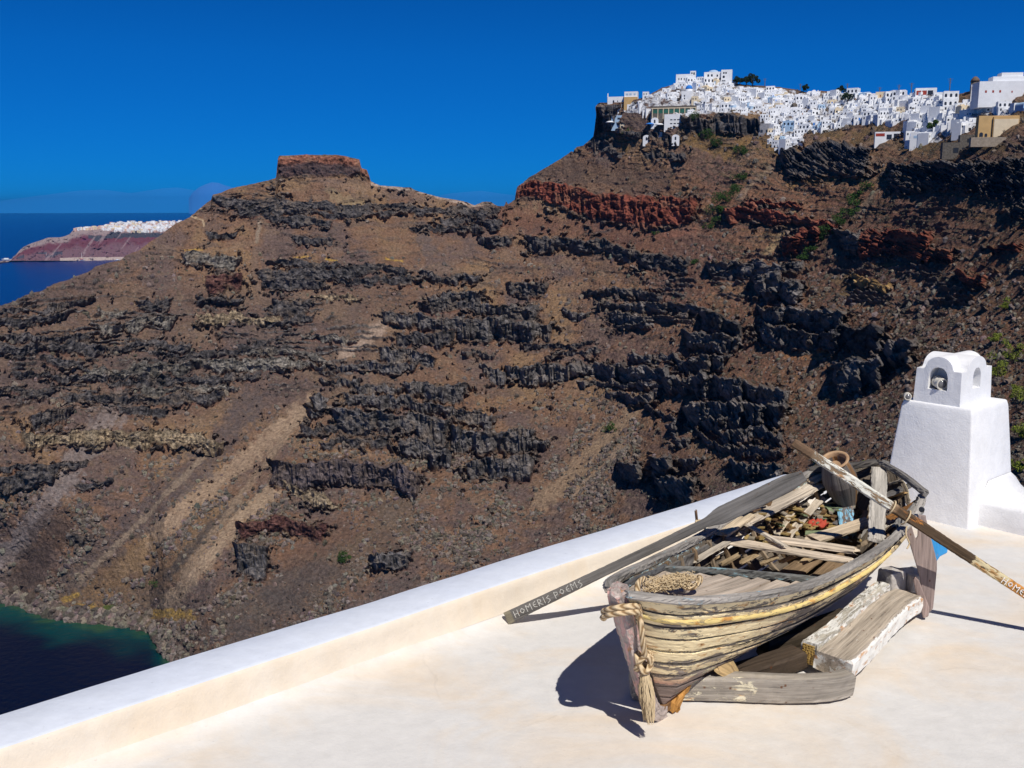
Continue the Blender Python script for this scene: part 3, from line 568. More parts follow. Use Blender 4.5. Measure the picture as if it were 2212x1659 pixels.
# bench wall running off to the right, with a swept joint
bm = bmesh.new(); bs = CS + .22
def bench_z(q):                                    # height of the top against the chimney face
    d = max(0, (q - CQ)); return .25 + .17 * max(0, 1 - d / .17) ** 2.2
qs = [CQ - .03 + k * .05 for k in range(110)]
rows = []
for q in qs:
    z = bench_z(q); rows.append([bm.verts.new(sq(bs - .0, q, -.03)), bm.verts.new(sq(bs + .005, q, .05)), bm.verts.new(sq(bs + .01, q, .215)), bm.verts.new(sq(bs + .03, q, .245)), bm.verts.new(sq(bs + .07 + (z - .25) * .9, q, z)), bm.verts.new(sq(CS + W2 - .04 - (z - .25) * .2, q, z)), bm.verts.new(sq(CS + W2, q, .2)), bm.verts.new(sq(CS + W2, q, -.03))])
for a, c in zip(rows[:-1], rows[1:]):
    for i in range(7): bm.faces.new([a[i], a[i + 1], c[i + 1], c[i]])
tag(link_mesh("bench_wall", bm, m_chim, None, True), "low white plastered bench wall joined to the right side of the chimney", "bench")
# two small outdoor spotlights
m_plas, n, b = new_mat("cream_plastic"); b.inputs["Base Color"].default_value = (.62, .58, .50, 1); b.inputs["Roughness"].default_value = .4
m_glass, n, b = new_mat("lamp_glass"); b.inputs["Base Color"].default_value = (.16, .16, .17, 1); b.inputs["Roughness"].default_value = .08
m_dark, n, b = new_mat("black_plastic"); b.inputs["Base Color"].default_value = (.02, .022, .03, 1); b.inputs["Roughness"].default_value = .5
def lathe(name, prof_, M, mat, parent, nseg=28, smooth=True, mod=None):
    bm = bmesh.new(); rings = []
    for r, z in prof_:
        rings.append([bm.verts.new(M @ Vector((r * math.cos(a), r * math.sin(a), z)) if not mod else M @ mod(r, a, z)) for a in np.linspace(0, 2 * math.pi, nseg, endpoint=False)])
    for a, c in zip(rings[:-1], rings[1:]):
        for i in range(nseg): bm.faces.new([a[i], a[(i + 1) % nseg], c[(i + 1) % nseg], c[i]])
    bm.faces.new(rings[0]); bm.faces.new(rings[-1]); return link_mesh(name, bm, mat, parent, smooth)
def aim(loc, d):
    q = Vector(d).normalized().to_track_quat('Z', 'Y'); return Matrix.Translation(loc) @ q.to_matrix().to_4x4()
def spotlight(loc, d, k, label):
    e = empty("spotlight", loc - Vector((0, 0, .0))); tag(e, label, "spotlight", "small spotlights on the chimney")
    M = aim(loc + Vector((0, 0, .05 * k)), d)
    lathe("housing", [(.02*k,-.07*k),(.036*k,-.065*k),(.040*k,-.03*k),(.044*k,-.03*k),(.044*k,-.018*k),(.041*k,-.016*k),(.043*k,0),(.046*k,0),(.046*k,.012*k),(.043*k,.014*k),(.046*k,.05*k),(.048*k,.06*k),(.044*k,.064*k),(.034*k,.056*k)], M, m_plas, e)
    lathe("lens", [(.001,.0575*k),(.033*k,.0578*k),(.033*k,.050*k)][::-1], M, m_glass, e)
    lathe("foot", [(.03*k, 0), (.03*k, .008), (.014*k, .012), (.012*k, .03*k)], Matrix.Translation(loc), m_dark, e)
spotlight(sq(s0 + .06, mq - .02, 1.346), tuple(-DV * .62 + NV * .80 + Vector((0, 0, -.12))), 1.35, "cream round spotlight sitting inside the arched vent of the chimney")
spotlight(sq(s0 - .02, q1 - .07, 1.20), tuple(-DV * .6 + NV * .4 + Vector((0, 0, -.02))), .8, "small spotlight on the left ledge outside the chimney cap")

# ================================================================== WEATHERED WOOD
m_wood, n, b = new_mat("weathered_wood")
ga_ = N(n, "ShaderNodeAttribute"); ga_.attribute_name = "grain"
vc = N(n, "ShaderNodeAttribute"); vc.attribute_name = "Col"; pc = N(n, "ShaderNodeAttribute"); pc.attribute_name = "Paint"
def stretch(vec, sc3):
    m = N(n, "ShaderNodeMapping"); m.inputs["Scale"].default_value = sc3; n.links.new(vec, m.inputs[0]); return m.outputs[0]
g1 = noise_tex(n, stretch(ga_.outputs["Vector"], (2.2, 55, 55)), 1.0, 6, .68, .5); g2 = noise_tex(n, stretch(ga_.outputs["Vector"], (1.1, 16, 16)), 1.0, 4, .6, .3)
g3 = noise_tex(n, stretch(ga_.outputs["Vector"], (5, 130, 130)), 1.0, 3, .6)
rg = ramp(n, g1.outputs[0], [(.30, .25), (.40, .78), (.55, 1.05), (.72, 1.3)]); rg2 = ramp(n, g2.outputs[0], [(.3, .62), (.68, 1.35)])
wc = mixc(n, 1, vc.outputs["Color"], rg.outputs[0], 'MULTIPLY'); wc = mixc(n, 1, wc, rg2.outputs[0], 'MULTIPLY')
pm = noise_tex(n, stretch(ga_.outputs["Vector"], (6, 22, 22)), 1.0, 9, .74, .6)
mth = N(n, "ShaderNodeMath", operation='SUBTRACT'); n.links.new(pc.outputs["Alpha"], mth.inputs[0]); n.links.new(pm.outputs[0], mth.inputs[1])
m2 = N(n, "ShaderNodeMath", operation='MULTIPLY', use_clamp=True); n.links.new(mth.outputs[0], m2.inputs[0]); m2.inputs[1].default_value = 28
pv = noise_tex(n, stretch(ga_.outputs["Vector"], (5, 18, 18)), 1.0, 4, .6); rpv = ramp(n, pv.outputs[0], [(.35, .88), (.65, 1.06)])
pcol = mixc(n, 1, pc.outputs["Color"], rpv.outputs[0], 'MULTIPLY')
rs_ = noise_tex(n, stretch(ga_.outputs["Vector"], (7, 20, 20)), 1.0, 5, .6); rr_ = ramp(n, rs_.outputs[0], [(.56, 0), (.66, .85)])
pcol = mixc(n, rr_.outputs[0], pcol, (.50, .22, .05))
fin = mixc(n, m2.outputs[0], wc, pcol)
ch = noise_tex(n, stretch(ga_.outputs["Vector"], (8, 34, 34)), 1.0, 6, .7, .8); rch = ramp(n, ch.outputs[0], [(.63, 0), (.69, .75)]); fin = mixc(n, rch.outputs[0], fin, (.10, .062, .035))
vn_ = N(n, "ShaderNodeTexVoronoi"); vn_.inputs["Scale"].default_value = 9; n.links.new(stretch(ga_.outputs["Vector"], (1, 1.6, 1)), vn_.inputs["Vector"]); rvn = ramp(n, vn_.outputs["Distance"], [(.045, .85), (.075, .35), (.12, 0)]); fin = mixc(n, rvn.outputs[0], fin, (.13, .045, .015))
n.links.new(fin, b.inputs["Base Color"]); b.inputs["Roughness"].default_value = .8; b.inputs["Specular IOR Level"].default_value = .2
nb = bump(n, g1.outputs[0], .8, .006, b); nb = bump(n, m2.outputs[0], .7, .003, b, nb); bump(n, g3.outputs[0], .4, .002, b, nb)
GREY = (.31, .285, .255); GREYD = (.19, .175, .16); TANW = (.50, .39, .28); PINKW = (.42, .30, .26); BRN = (.20, .11, .05); ORG = (.50, .25, .07)
NOP = (0, 0, 0, 0)
_rng = random.Random(11)
def sweep(name, pts, wf, hf=None, up=(0, 0, 1), kind='rect', col=GREY, paint=NOP, parent=None, rough=.004, ns=None, mat=None, ends=.015, label=None, cham=.22, twist=0.0, gofs=None, p3=False):
    pts = [Vector(p) for p in pts]; L = [0]
    for a, c in zip(pts[:-1], pts[1:]): L.append(L[-1] + (c - a).length)
    T = L[-1]; ns = ns or max(4, int(T / .035)); rng = random.Random(_rng.random()); gofs = gofs if gofs is not None else rng.random() * 40
    def P_(t):
        x = t * T; k = 0
        while k < len(L) - 2 and x > L[k + 1]: k += 1
        f_ = (x - L[k]) / max(1e-9, L[k + 1] - L[k])
        if len(pts) > 2:                                  # Catmull-Rom
            p0 = pts[max(k - 1, 0)]; p1 = pts[k]; p2 = pts[k + 1]; p3 = pts[min(k + 2, len(pts) - 1)]
            return .5 * ((2 * p1) + (p2 - p0) * f_ + (2 * p0 - 5 * p1 + 4 * p2 - p3) * f_ ** 2 + (-p0 + 3 * p1 - 3 * p2 + p3) * f_ ** 3)
        return pts[k].lerp(pts[k + 1], f_)
    if kind == 'rect':
        c = cham; sec = [(-1, -1 + c * 2), (-1 + c, -1), (0, -1), (1 - c, -1), (1, -1 + c * 2), (1, 0), (1, 1 - c * 2), (1 - c, 1), (0, 1), (-1 + c, 1), (-1, 1 - c * 2), (-1, 0)]
    else: sec = [(math.cos(a), math.sin(a)) for a in np.linspace(0, 2 * math.pi, 12, endpoint=False)]
    bm = bmesh.new(); rings = []; gr = []; cl = []; pa = []
    upv = Vector(up).normalized()
    ev = lambda f, t: f(t) if callable(f) else f
    for i in range(ns + 1):
        t = i / ns; p = P_(t); tg = (P_(min(1, t + .01)) - P_(max(0, t - .01))).normalized()
        side = tg.cross(upv).normalized(); u2 = side.cross(tg).normalized()
        if twist: 
            q_ = Matrix.Rotation(twist * t, 3, tg); side = q_ @ side; u2 = q_ @ u2
        w_ = ev(wf, t) / 2; h_ = (ev(hf, t) if hf is not None else ev(wf, t)) / 2; ring = []
        for k, (a, c) in enumerate(sec):
            j = rng.uniform(-1, 1) * rough; e = rng.uniform(-1, 1) * ends if i in (0, ns) else 0
            wob = math.sin(t * T * 9 + k * 1.3 + gofs) * rough * .6
            ring.append(bm.verts.new(p + side * (a * w_ + (j + wob) * (abs(a) > .5)) + u2 * (c * h_ + (j * .5 + wob * .6) * (abs(c) > .5)) + tg * e))
            gr.append((t * T + gofs, a * w_, c * h_)); cl.append(ev(col, t)); pa.append(paint(t, a, c) if p3 else ev(paint, t))
        rings.append(ring)
    m_ = len(sec)
    for a, c in zip(rings[:-1], rings[1:]):
        for k in range(m_): bm.faces.new([a[k], a[(k + 1) % m_], c[(k + 1) % m_], c[k]])
    bm.faces.new(rings[0][::-1]); bm.faces.new(rings[-1])
    o = link_mesh(name, bm, mat or m_wood, None, kind != 'rect'); me = o.data
    wood_attr(me, gr, cl, pa)
    if parent: adopt(o, parent)
    else: settle(o)
    if label: o['label'] = label
    return o
def wood_attr(me, gr, cl, pa):
    a = me.attributes.new("grain", 'FLOAT_VECTOR', 'POINT'); a.data.foreach_set("vector", np.array(gr, np.float32).ravel())
    a = me.color_attributes.new("Col", 'FLOAT_COLOR', 'POINT'); c4 = np.ones((len(cl), 4), np.float32); c4[:, :3] = np.array(cl, np.float32); a.data.foreach_set("color", c4.ravel())
    a = me.color_attributes.new("Paint", 'FLOAT_COLOR', 'POINT'); a.data.foreach_set("color", np.array(pa, np.float32).ravel())
Z = at_z

# ================================================================== THE OLD ROWING BOAT
O = Z(1335, 1275, 1.0); O.z = 0; BY = R(49)
boat = empty("rowing_boat", O, BY); tag(boat, "derelict wooden rowing boat with peeling cream and yellow paint propped on timbers", "boat")
BM = boat.matrix_world
def bl(s, b_, z): return BM @ Vector((s, -b_, z))            # s along the keel, b_ to starboard
SS = [0, .15, .3, .6, .9, 1.2, 1.5, 1.8, 2.1, 2.4, 2.7, 3.0, 3.3, 3.6, 3.8, 3.95, 4.05, 4.1]
BB = [.035, .15, .225, .32, .39, .455, .495, .525, .545, .56, .565, .56, .545, .49, .41, .30, .18, .04]
ZR = [.985, .935, .895, .84, .785, .745, .715, .70, .70, .70, .71, .735, .775, .835, .875, .905, .925, .935]
SK = [0, .15, .3, .42, .52, .7, 1.0, 1.5, 2.0, 3.0, 3.5, 3.8, 4.0, 4.1]
ZK = [.985, .74, .46, .22, .07, .075, .10, .135, .15, .18, .25, .42, .70, .93]
SM_ = [0, .5, 1.0, 1.6, 2.4, 3.2, 3.7, 4.1]; MM = [.0, .30, .55, .78, .85, .7, .4, .1]
def sm(x, X_, Y_):                                            # smoothed table
    return sum(np.interp(x + d, X_, Y_) for d in (-.08, -.04, 0, .04, .08)) / 5
def hull(s, t, side, off=0.0):
    b_ = np.interp(s, SS, BB) if s < .1 or s > 4.0 else sm(s, SS, BB); zr = sm(s, SS, ZR); zk = np.interp(s, SK, ZK); m = np.interp(s, SM_, MM)
    y = b_ * ((1 - m) * t + m * math.sin(math.pi * t / 2)); z = zk + (zr - zk) * ((1 - m) * t + m * (1 - math.cos(math.pi * t / 2)))
    return bl(s, side * (y + off + .014), z)
def build_shell(name, side):
    S_ = np.linspace(.03, 4.09, 620); Tn = 110; T_ = np.linspace(0.0, 1, Tn); npk = 9
    b_ = np.array([sm(s, SS, BB) if .1 < s < 4.0 else np.interp(s, SS, BB) for s in S_]); zr = np.array([sm(s, SS, ZR) for s in S_]); zk = np.interp(S_, SK, ZK); m = np.interp(S_, SM_, MM)
    t = T_[None]; y = b_[:, None] * ((1 - m)[:, None] * t + m[:, None] * np.sin(math.pi * t / 2)); z = zk[:, None] + (zr - zk)[:, None] * ((1 - m)[:, None] * t + m[:, None] * (1 - np.cos(math.pi * t / 2)))
    Sg = np.repeat(S_[:, None], Tn, 1); Tg = np.repeat(t, len(S_), 0)
    wz = ((1 - sstep(.3, 1.7, Sg)) * .92); Tz = np.clip((z - .05) / (zr[:, None] - .05), 0, 1); Tg = Tg * (1 - wz) + Tz * wz
    pk = Tg * npk + fbm(Sg * .9, Tg * 0 + side * 3, 2, 33) * .12; pi = np.floor(pk); pf = pk - pi
    seam = np.exp(-(np.minimum(pf, 1 - pf) / .055) ** 2)
    lap = (pf - .5) * .008
    warp = vn2(Sg * 1.3 + pi * 9.1, pi * 4.4 + side, 35) * .008
    y2 = y + .014 + lap * 1.3 + warp * 1.4 - seam * .012 + fbm(Sg * 22, Tg * 60, 3, 36) * .0036 + (vn2(pi * 5.7, pi * 0 + side, 37) > .3) * .004
    if side > 0:                                               # rubbing strake bulge is a part of its own
        pass
    hole = np.zeros(Sg.shape, bool)
    n1 = fbm(Sg * 6, Tg * 14, 4, 41); hw = fbm(Sg * 30, Tg * 60, 2, 42)
    if side > 0:
        hole |= (np.abs(z - (.405 + .012 * np.sin(Sg * 9) + .02 * (Sg - 1))) < .009 * sstep(.75, 1.0, Sg) * (1 - sstep(1.2, 1.5, Sg))) & (Sg > .75) & (Sg < 1.5)
        hole |= (z < .22 + .05 * n1 - .05 * (Sg - .8)) & (Sg > .78) & (Sg < 1.6)
        hole |= (Sg > 3.45) & (Tg > .62 + .1 * n1) & (Tg < .97) & (np.abs(pf - .5) < .30 + .35 * n1) 
        hole |= (Sg > 3.62) & (Tg > .80 + .14 * n1)
    else:
        hole |= (Sg > 1.0) & (Tg > .42) & (Tg < .93) & (pf < .16 + .25 * (n1 + .25)) & (Sg < 3.9)
        hole |= (Sg > 3.5) & (Tg > .6 + .1 * n1) & (Tg < .9) & (np.abs(pf - .5) < .25 + .3 * n1)
    def frame(yy): return np.stack([Sg, -side * yy, z + .0 * Sg], -1)
    outer = frame(y2); inner = frame(np.maximum(y2 - .022, .0)); nS = len(S_)
    V_ = np.concatenate([outer.reshape(-1, 3), inner.reshape(-1, 3)]); Rm = np.array(BM)[:3, :3]; V_ = V_ @ Rm.T + np.array(BM)[:3, 3]
    Fg = grid_faces(nS, Tn); keep = ~(hole[:-1, :-1] & hole[1:, 1:]).ravel(); Fo = Fg[keep]; Fi = (Fg + nS * Tn)[keep][:, ::-1]
    if side < 0: Fo = Fo[:, ::-1]; Fi = Fi[:, ::-1]
    ec = {}
    for f in Fo.tolist():
        for a, c in zip(f, f[1:] + f[:1]):
            k = (min(a, c), max(a, c)); ec[k] = ec.get(k, 0) + 1 if k in ec else 1
    off = nS * Tn; rim = np.array([(a, c, c + off, a + off) for (a, c), v in ec.items() if v == 1])
    Fq_ = np.concatenate([Fo, Fi, rim])
    # weathering
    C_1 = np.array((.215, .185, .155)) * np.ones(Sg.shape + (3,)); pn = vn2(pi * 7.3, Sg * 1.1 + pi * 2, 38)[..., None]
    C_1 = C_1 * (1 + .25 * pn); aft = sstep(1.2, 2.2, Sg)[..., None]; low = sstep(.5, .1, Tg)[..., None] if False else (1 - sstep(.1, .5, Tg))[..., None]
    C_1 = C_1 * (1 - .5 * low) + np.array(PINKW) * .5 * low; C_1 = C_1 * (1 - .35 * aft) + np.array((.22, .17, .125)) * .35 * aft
    Pt = np.zeros(Sg.shape + (4,)); Pt[..., :3] = (.95, .79, .48)
    cov = .60 - .24 * sstep(1.1, 2.5, Sg) * (1 - sstep(.70, .80, Tg)) - .25 * (1 - sstep(.12, .42, Tg)) + .22 * fbm(Sg * 2.6, Tg * 7, 4, 39)
    up_ = sstep(.80, .84, Tg); cov = cov * (1 - up_) + (.57 - .05 * sstep(2.4, 3.6, Sg)) * up_
    lowp = (1 - sstep(.22, .40, Tg + .06 * n1)); Pt[..., :3] = Pt[..., :3] * (1 - lowp[..., None]) + np.where(vn2(Sg * 5, Tg * 12, 40)[..., None] > .1, np.array((.30, .40, .34)), np.array((.50, .26, .20))) * lowp[..., None]
    pk2 = sstep(.1, .4, fbm(Sg * 3.5, Tg * 9, 3, 48)) * sstep(.9, 1.6, Sg) * (1 - up_); Pt[..., :3] = Pt[..., :3] * (1 - .7 * pk2[..., None]) + np.array((.52, .30, .24)) * .7 * pk2[..., None]
    cov = cov - seam * .35
    Pt[..., 3] = cov
    dk = (1 - .72 * seam[..., None]); C_1 = C_1 * dk
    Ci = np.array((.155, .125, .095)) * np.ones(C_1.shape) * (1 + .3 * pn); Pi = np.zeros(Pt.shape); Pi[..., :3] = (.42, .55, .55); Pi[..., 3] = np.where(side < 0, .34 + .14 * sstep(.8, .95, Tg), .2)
    gr = np.stack([Sg + pi * 3.3, Tg * .75, 0 * Sg], -1).reshape(-1, 3)
    o = mesh_np(name, V_, Fq_, m_wood, False); 
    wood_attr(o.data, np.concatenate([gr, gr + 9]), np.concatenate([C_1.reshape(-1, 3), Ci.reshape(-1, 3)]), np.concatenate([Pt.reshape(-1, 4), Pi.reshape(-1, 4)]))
    adopt(o, boat); return o
build_shell("hull_side", 1)['label'] = "starboard planking with peeling cream paint"
build_shell("hull_side", -1)['label'] = "grey port planking with gaps"
def hull_T(s, T, side, off):                                     # point on the plank line T
    lo, hi = 0.0, 1.0
    for _ in range(22):
        m = (lo + hi) / 2; z = hull(s, m, side).z; wz = float(1 - sstep(.3, 1.7, s)) * .92; zr = sm(s, SS, ZR)
        if m * (1 - wz) + min(1, max(0, (z - .05) / (zr - .05))) * wz < T: lo = m
        else: hi = m
    return hull(s, lo, side, off)
def along(side, t, s0, s1, off=0, dz=0, n_=26): return [hull(s, t, side, off) + Vector((0, 0, dz)) for s in np.linspace(s0, s1, n_)]
# gunwales
o = sweep("gunwale", along(1, 1.0, .0, 3.62, .010, .012, 34), .060, .040, col=lambda t: tuple(np.array(GREY) * (.9 + .3 * math.sin(t * 9) ** 2)), paint=lambda t: (.40, .58, .66, .40 if t < .35 else .22), parent=boat, rough=.006, ns=150)
sweep("gunwale", along(-1, 1.0, .0, 3.75, .010, .012, 34), .066, .042, col=GREY, paint=(.45, .62, .62, .38), parent=boat, rough=.006, ns=150)
sweep("inwale", along(-1, .90, .25, 3.3, -.035, .0, 28), .03, .085, col=GREYD, paint=(.40, .55, .56, .33), parent=boat, rough=.005, ns=120)
sweep("rubbing_strake", [hull_T(s, .83, 1, .012) for s in np.linspace(.10, 3.55, 40)], .028, .034, kind='round', col=(.42, .33, .20), paint=lambda t: (.78, .60, .24, .58 if t < .8 else .48), parent=boat, rough=.003, ns=170)
sweep("rubbing_strake", [hull_T(s, .85, -1, .012) for s in np.linspace(.10, 3.7, 40)], .028, .032, kind='round', col=(.30, .24, .15), paint=(.70, .50, .12, .6), parent=boat, rough=.003, ns=150)
# stem, forefoot, keel and stern post
sweep("stem_post", [bl(-.005, .0, 1.005), bl(.04, 0, .90), bl(.14, 0, .66), bl(.24, 0, .42), bl(.34, 0, .20), bl(.43, 0, .06), bl(.53, 0, .015)], lambda t: .105 - .035 * t, lambda t: .125 - .03 * t, up=tuple(bl(1, 0, .4) - bl(0, 0, 0)), col=lambda t: (.44, .37, .33), paint=lambda t: (.66, .42, .38, .50 - .25 * (t > .8)), parent=boat, rough=.004, ns=60, cham=.3)
sweep("forefoot", [bl(.60, .02, .03), bl(.64, .035, .09), bl(.72, .05, .17), bl(.95, .07, .22), bl(1.15, .10, .24)], lambda t: .05, lambda t: .10 - .05 * t, up=tuple(bl(0, 1, 0) - bl(0, 0, 0)), col=ORG, paint=(.60, .38, .10, .40), parent=boat, rough=.010, ends=.04)
sweep("keel", [bl(.5, 0, .045), bl(1.0, 0, .075), bl(2, 0, .12), bl(3.0, 0, .155), bl(3.5, 0, .21)], .05, .07, col=BRN, parent=boat)
sweep("stern_post", [bl(3.5, 0, .20), bl(3.85, 0, .45), bl(4.05, 0, .75), bl(4.14, 0, .96)], .06, .07, up=tuple(bl(1, 0, -.6) - bl(0, 0, 0)), col=GREYD, parent=boat, cham=.3)
# ribs
for s in np.arange(.95, 3.95, .24):
    for side in (1, -1):
        top = .98 if side < 0 or s < 3.4 else .72 + .1 * _rng.random()
        sweep("rib", [hull(s + _rng.uniform(-.01, .01), t, side, -.052) for t in np.linspace(.05, top, 9)], .034, .026, up=tuple(bl(1, 0, 0) - bl(0, 0, 0)), col=(.22, .15, .09) if _rng.random() < .6 else (.30, .23, .16), paint=(.5, .3, .12, .3), parent=boat, rough=.003, ns=18)
# bow hood rail ends over the stem, broken stern rail
sweep("stern_rail", [Z(1905, 1001, .97), Z(1950, 1027, .95), Z(2000, 1066, .90)], .05, .05, col=GREYD, parent=boat, rough=.006, cham=.3)
sweep("stern_rail", [Z(1748, 1016, .88), Z(1800, 1009, .93), Z(1850, 1005, .955), Z(1893, 998, .97)], .055, .05, col=(.10, .09, .08), parent=boat, rough=.006)
# foredeck
def deck():
    bm = bmesh.new(); gr = []; cl = []; pa = []; nb_ = 9
    for k in range(nb_):
        y0 = -.45 + k * .1; y1 = y0 + .096; zoff = _rng.uniform(-.004, .004); ring = []
        for i in range(41):
            s = .08 + i * (1.80 - .08) / 40
            lim = np.interp(s, SS, BB) - .03
            a_, c_ = max(y0, -lim), min(y1, lim)
            if c_ - a_ < .012: continue
            smax = 1.0 + .80 * (a_ + .45)                   # slanting after edge
            if s > smax: continue
            zz = np.interp(s, SS, ZR) - .055 + zoff
            cam_ = .03 * (1 - (2 * (a_ + c_) / 2) ** 2)
            ring.append([bl(s, a_, zz + cam_), bl(s, c_, zz + cam_), bl(s, c_, zz + cam_ - .018), bl(s, a_, zz + cam_ - .018)])
        vr = [[bm.verts.new(p) for p in r_] for r_ in ring]
        for i, r_ in enumerate(ring):
            for j in range(4): gr.append((i * .0335 + k * 3.1, (0, .09, .09, 0)[j], 0)); cl.append(tuple(np.array((.52, .43, .34)) * (1 + .12 * math.sin(k * 2.3)))); pa.append((.55, .6, .55, .26))
        for a, c in zip(vr[:-1], vr[1:]):
            for j in range(4): bm.faces.new([a[j], a[(j + 1) % 4], c[(j + 1) % 4], c[j]])
        if len(vr) > 1: bm.faces.new(vr[0]); bm.faces.new(vr[-1])
    o = link_mesh("foredeck", bm, m_wood, None); wood_attr(o.data, gr, cl, pa); adopt(o, boat)
deck()
def dk(s, b_): return bl(s, b_, np.interp(s, SS, ZR) - .045 + .03 * (1 - (2 * b_) ** 2))
sweep("deck_beam", [dk(1.015 + .80 * (y + .45), y) for y in np.linspace(-.42, .45, 9)], .022, .05, col=(.16, .16, .15), paint=(.26, .40, .44, .44), parent=boat, rough=.005, ns=60)
sweep("deck_edge", [dk(s, -np.interp(s, SS, BB) + .06) + Vector((0, 0, .012)) for s in np.linspace(.15, 1.12, 9)], .03, .03, col=(.12, .12, .12), paint=(.38, .55, .60, .42), parent=boat, rough=.004)
sweep("deck_edge", [dk(s, np.interp(s, SS, BB) - .05) + Vector((0, 0, .010)) for s in np.linspace(.15, 1.68, 11)], .05, .024, col=(.16, .16, .15), paint=(.40, .62, .60, .45), parent=boat, rough=.004)
# keep loose wood inside the hull
BI = BM.inverted()
def fitp(p, rail=.0):
    p = Vector(p); d = (Vector((0, 0, H)) - p).normalized()
    for _ in range(60):
        q = BI @ p; s_ = min(max(q.x, .2), 4.0); lim = sm(s_, SS, BB) - .055; b_ = abs(q.y)
        zr = sm(s_, SS, ZR); zk = np.interp(s_, SK, ZK); m = np.interp(s_, SM_, MM); lo, hi = 0.0, 1.0
        for _i in range(14):
            t = (lo + hi) / 2
            if (lim + .055) * ((1 - m) * t + m * math.sin(math.pi * t / 2)) < b_: lo = t
            else: hi = t
        zf = zk + (zr - zk) * ((1 - m) * lo + m * (1 - math.cos(math.pi * lo / 2)))
        if b_ <= lim and p.z > zf + .05: return p
        p = p + d * .02
    return p
# thwarts
def board(name, a, c, w_, h_=.022, up=(0, 0, 1), col=TANW, paint=NOP, parent=None, label=None, fit=True, **k):
    if fit: a, c = fitp(a), fitp(c)
    return sweep(name, [a, (a + c) / 2 + Vector((0, 0, _rng.uniform(-.006, .006))), c], w_, h_, up=up, col=col, paint=paint, parent=parent, label=label, **k)
TW = (.62, .51, .385)
board("thwart", Z(1572, 1168, .62), Z(1838, 1212, .62), lambda t: .15 - .05 * t, .03, col=TW, parent=boat, ends=.03)
board("thwart", Z(1660, 1164, .64), Z(1850, 1190, .64), .13, .03, col=TW, parent=boat, ends=.03)
board("side_bench", Z(1600, 1130, .60), Z(1765, 1046, .62), .15, .03, col=(.58, .49, .38), parent=boat, ends=.03)
board("side_bench", Z(1560, 1155, .58), Z(1620, 1110, .60), .10, .03, col=(.55, .44, .30), parent=boat, ends=.03)
board("side_bench", Z(1755, 1165, .58), Z(1880, 1125, .62), .16, .03, col=(.60, .48, .34), parent=boat, ends=.03)
sweep("floor_board", [bl(1.2, .1, .30), bl(2.2, .1, .29), bl(3.3, .08, .36)], .18, .02, col=(.25, .17, .10), parent=boat)
sweep("floor_board", [bl(1.2, -.14, .31), bl(2.2, -.14, .30), bl(3.3, -.12, .36)], .18, .02, col=(.25, .17, .10), paint=(.32, .40, .22, .35), parent=boat)
for k in range(6): sweep("bracket", [Z(1520 + k * 42, 1213 + (k % 2) * 4, .50), Z(1550 + k * 42, 1204 - (k % 3) * 3, .56)], .07, .02, col=(.46, .34, .20), parent=boat, ends=.03)
# thole pin with its knot, and the rail knee
sweep("thole_pin", [Z(1507, 1138, .72), Z(1503, 1104, .86)], .022, kind='round', col=(.20, .12, .08), parent=boat, rough=.001)
def strand(name, pts, r, mat, parent=None, amp=0): return sweep(name, pts, 2 * r, kind='round', mat=mat, parent=parent, rough=r * .08, ns=max(12, len(pts) * 7), ends=0)
m_rope, n, b = new_mat("rope_fibre"); g_ = N(n, "ShaderNodeAttribute"); g_.attribute_name = "grain"
wv_ = N(n, "ShaderNodeTexWave"); wv_.wave_type = 'BANDS'; wv_.bands_direction = 'DIAGONAL'; wv_.inputs["Scale"].default_value = 11; wv_.inputs["Distortion"].default_value = 1.0; wv_.inputs["Detail"].default_value = 2
mp = N(n, "ShaderNodeMapping"); mp.inputs["Scale"].default_value = (1, 1.6, 1.6); n.links.new(g_.outputs["Vector"], mp.inputs[0]); n.links.new(mp.outputs[0], wv_.inputs[0])
n.links.new(ramp(n, wv_.outputs[0], [(.05, (.28, .17, .075)), (.35, (.60, .44, .25)), (1, (.74, .57, .35))]).outputs[0], b.inputs["Base Color"]); b.inputs["Roughness"].default_value = .9; bump(n, wv_.outputs[0], .8, .01, b)
m_cord, n, b = new_mat("pale_cord"); b.inputs["Base Color"].default_value = (.62, .48, .29, 1); b.inputs["Roughness"].default_value = .9
c0 = Z(1513, 1131, .775)
tt_ = [c0 + Vector((math.cos(a) * .034, math.sin(a) * .030, .018 * math.sin(a * 2.6))) for a in np.linspace(0, 6 * math.pi, 34)] + [c0 + Vector((.03, -.03, -.03)), c0 + Vector((.045, -.05, -.06))]
o = strand("cord_knot", tt_, .0085, m_cord); tag(o, "pale cord knotted round the thole pin on the left rail", "cord")

# ---- oars
def px_on_line(P0, P1, X):                                     # where a straight line crosses survey column X
    lo, hi = 0.2, 3.0
    def prx(p):
        v = p - Vector((0, 0, H)); d = v.y * CP - v.z * SP; return (CX + FPX * v.x / d) / S2
    for _ in range(50):
        m = (lo + hi) / 2
        if prx(P0.lerp(P1, m)) < X: lo = m
        else: hi = m
    return P0.lerp(P1, lo)
A0 = Z(1094, 1336, .045); A1 = Z(1500, 1141, .80); A2 = px_on_line(A0, A1, 1737); LA = (A2 - A0).length; f1 = (A1 - A0).length / LA
view = (A0.lerp(A1, .5) - Vector((0, 0, H))).normalized()
oarL = empty("oar", A0); tag(oarL, "grey wooden oar with carved white lettering, leaning on the left rail of the boat", "oar", "old oars of the boat")
def wl(t):
    if t < f1 - .01: return .098 - .028 * min(1, t / (f1 * .55)) + .0 * t
    return .070 + .062 * float(sstep(f1 + .015, f1 + .07, t)) - .05 * float(sstep(.90, 1.0, t))
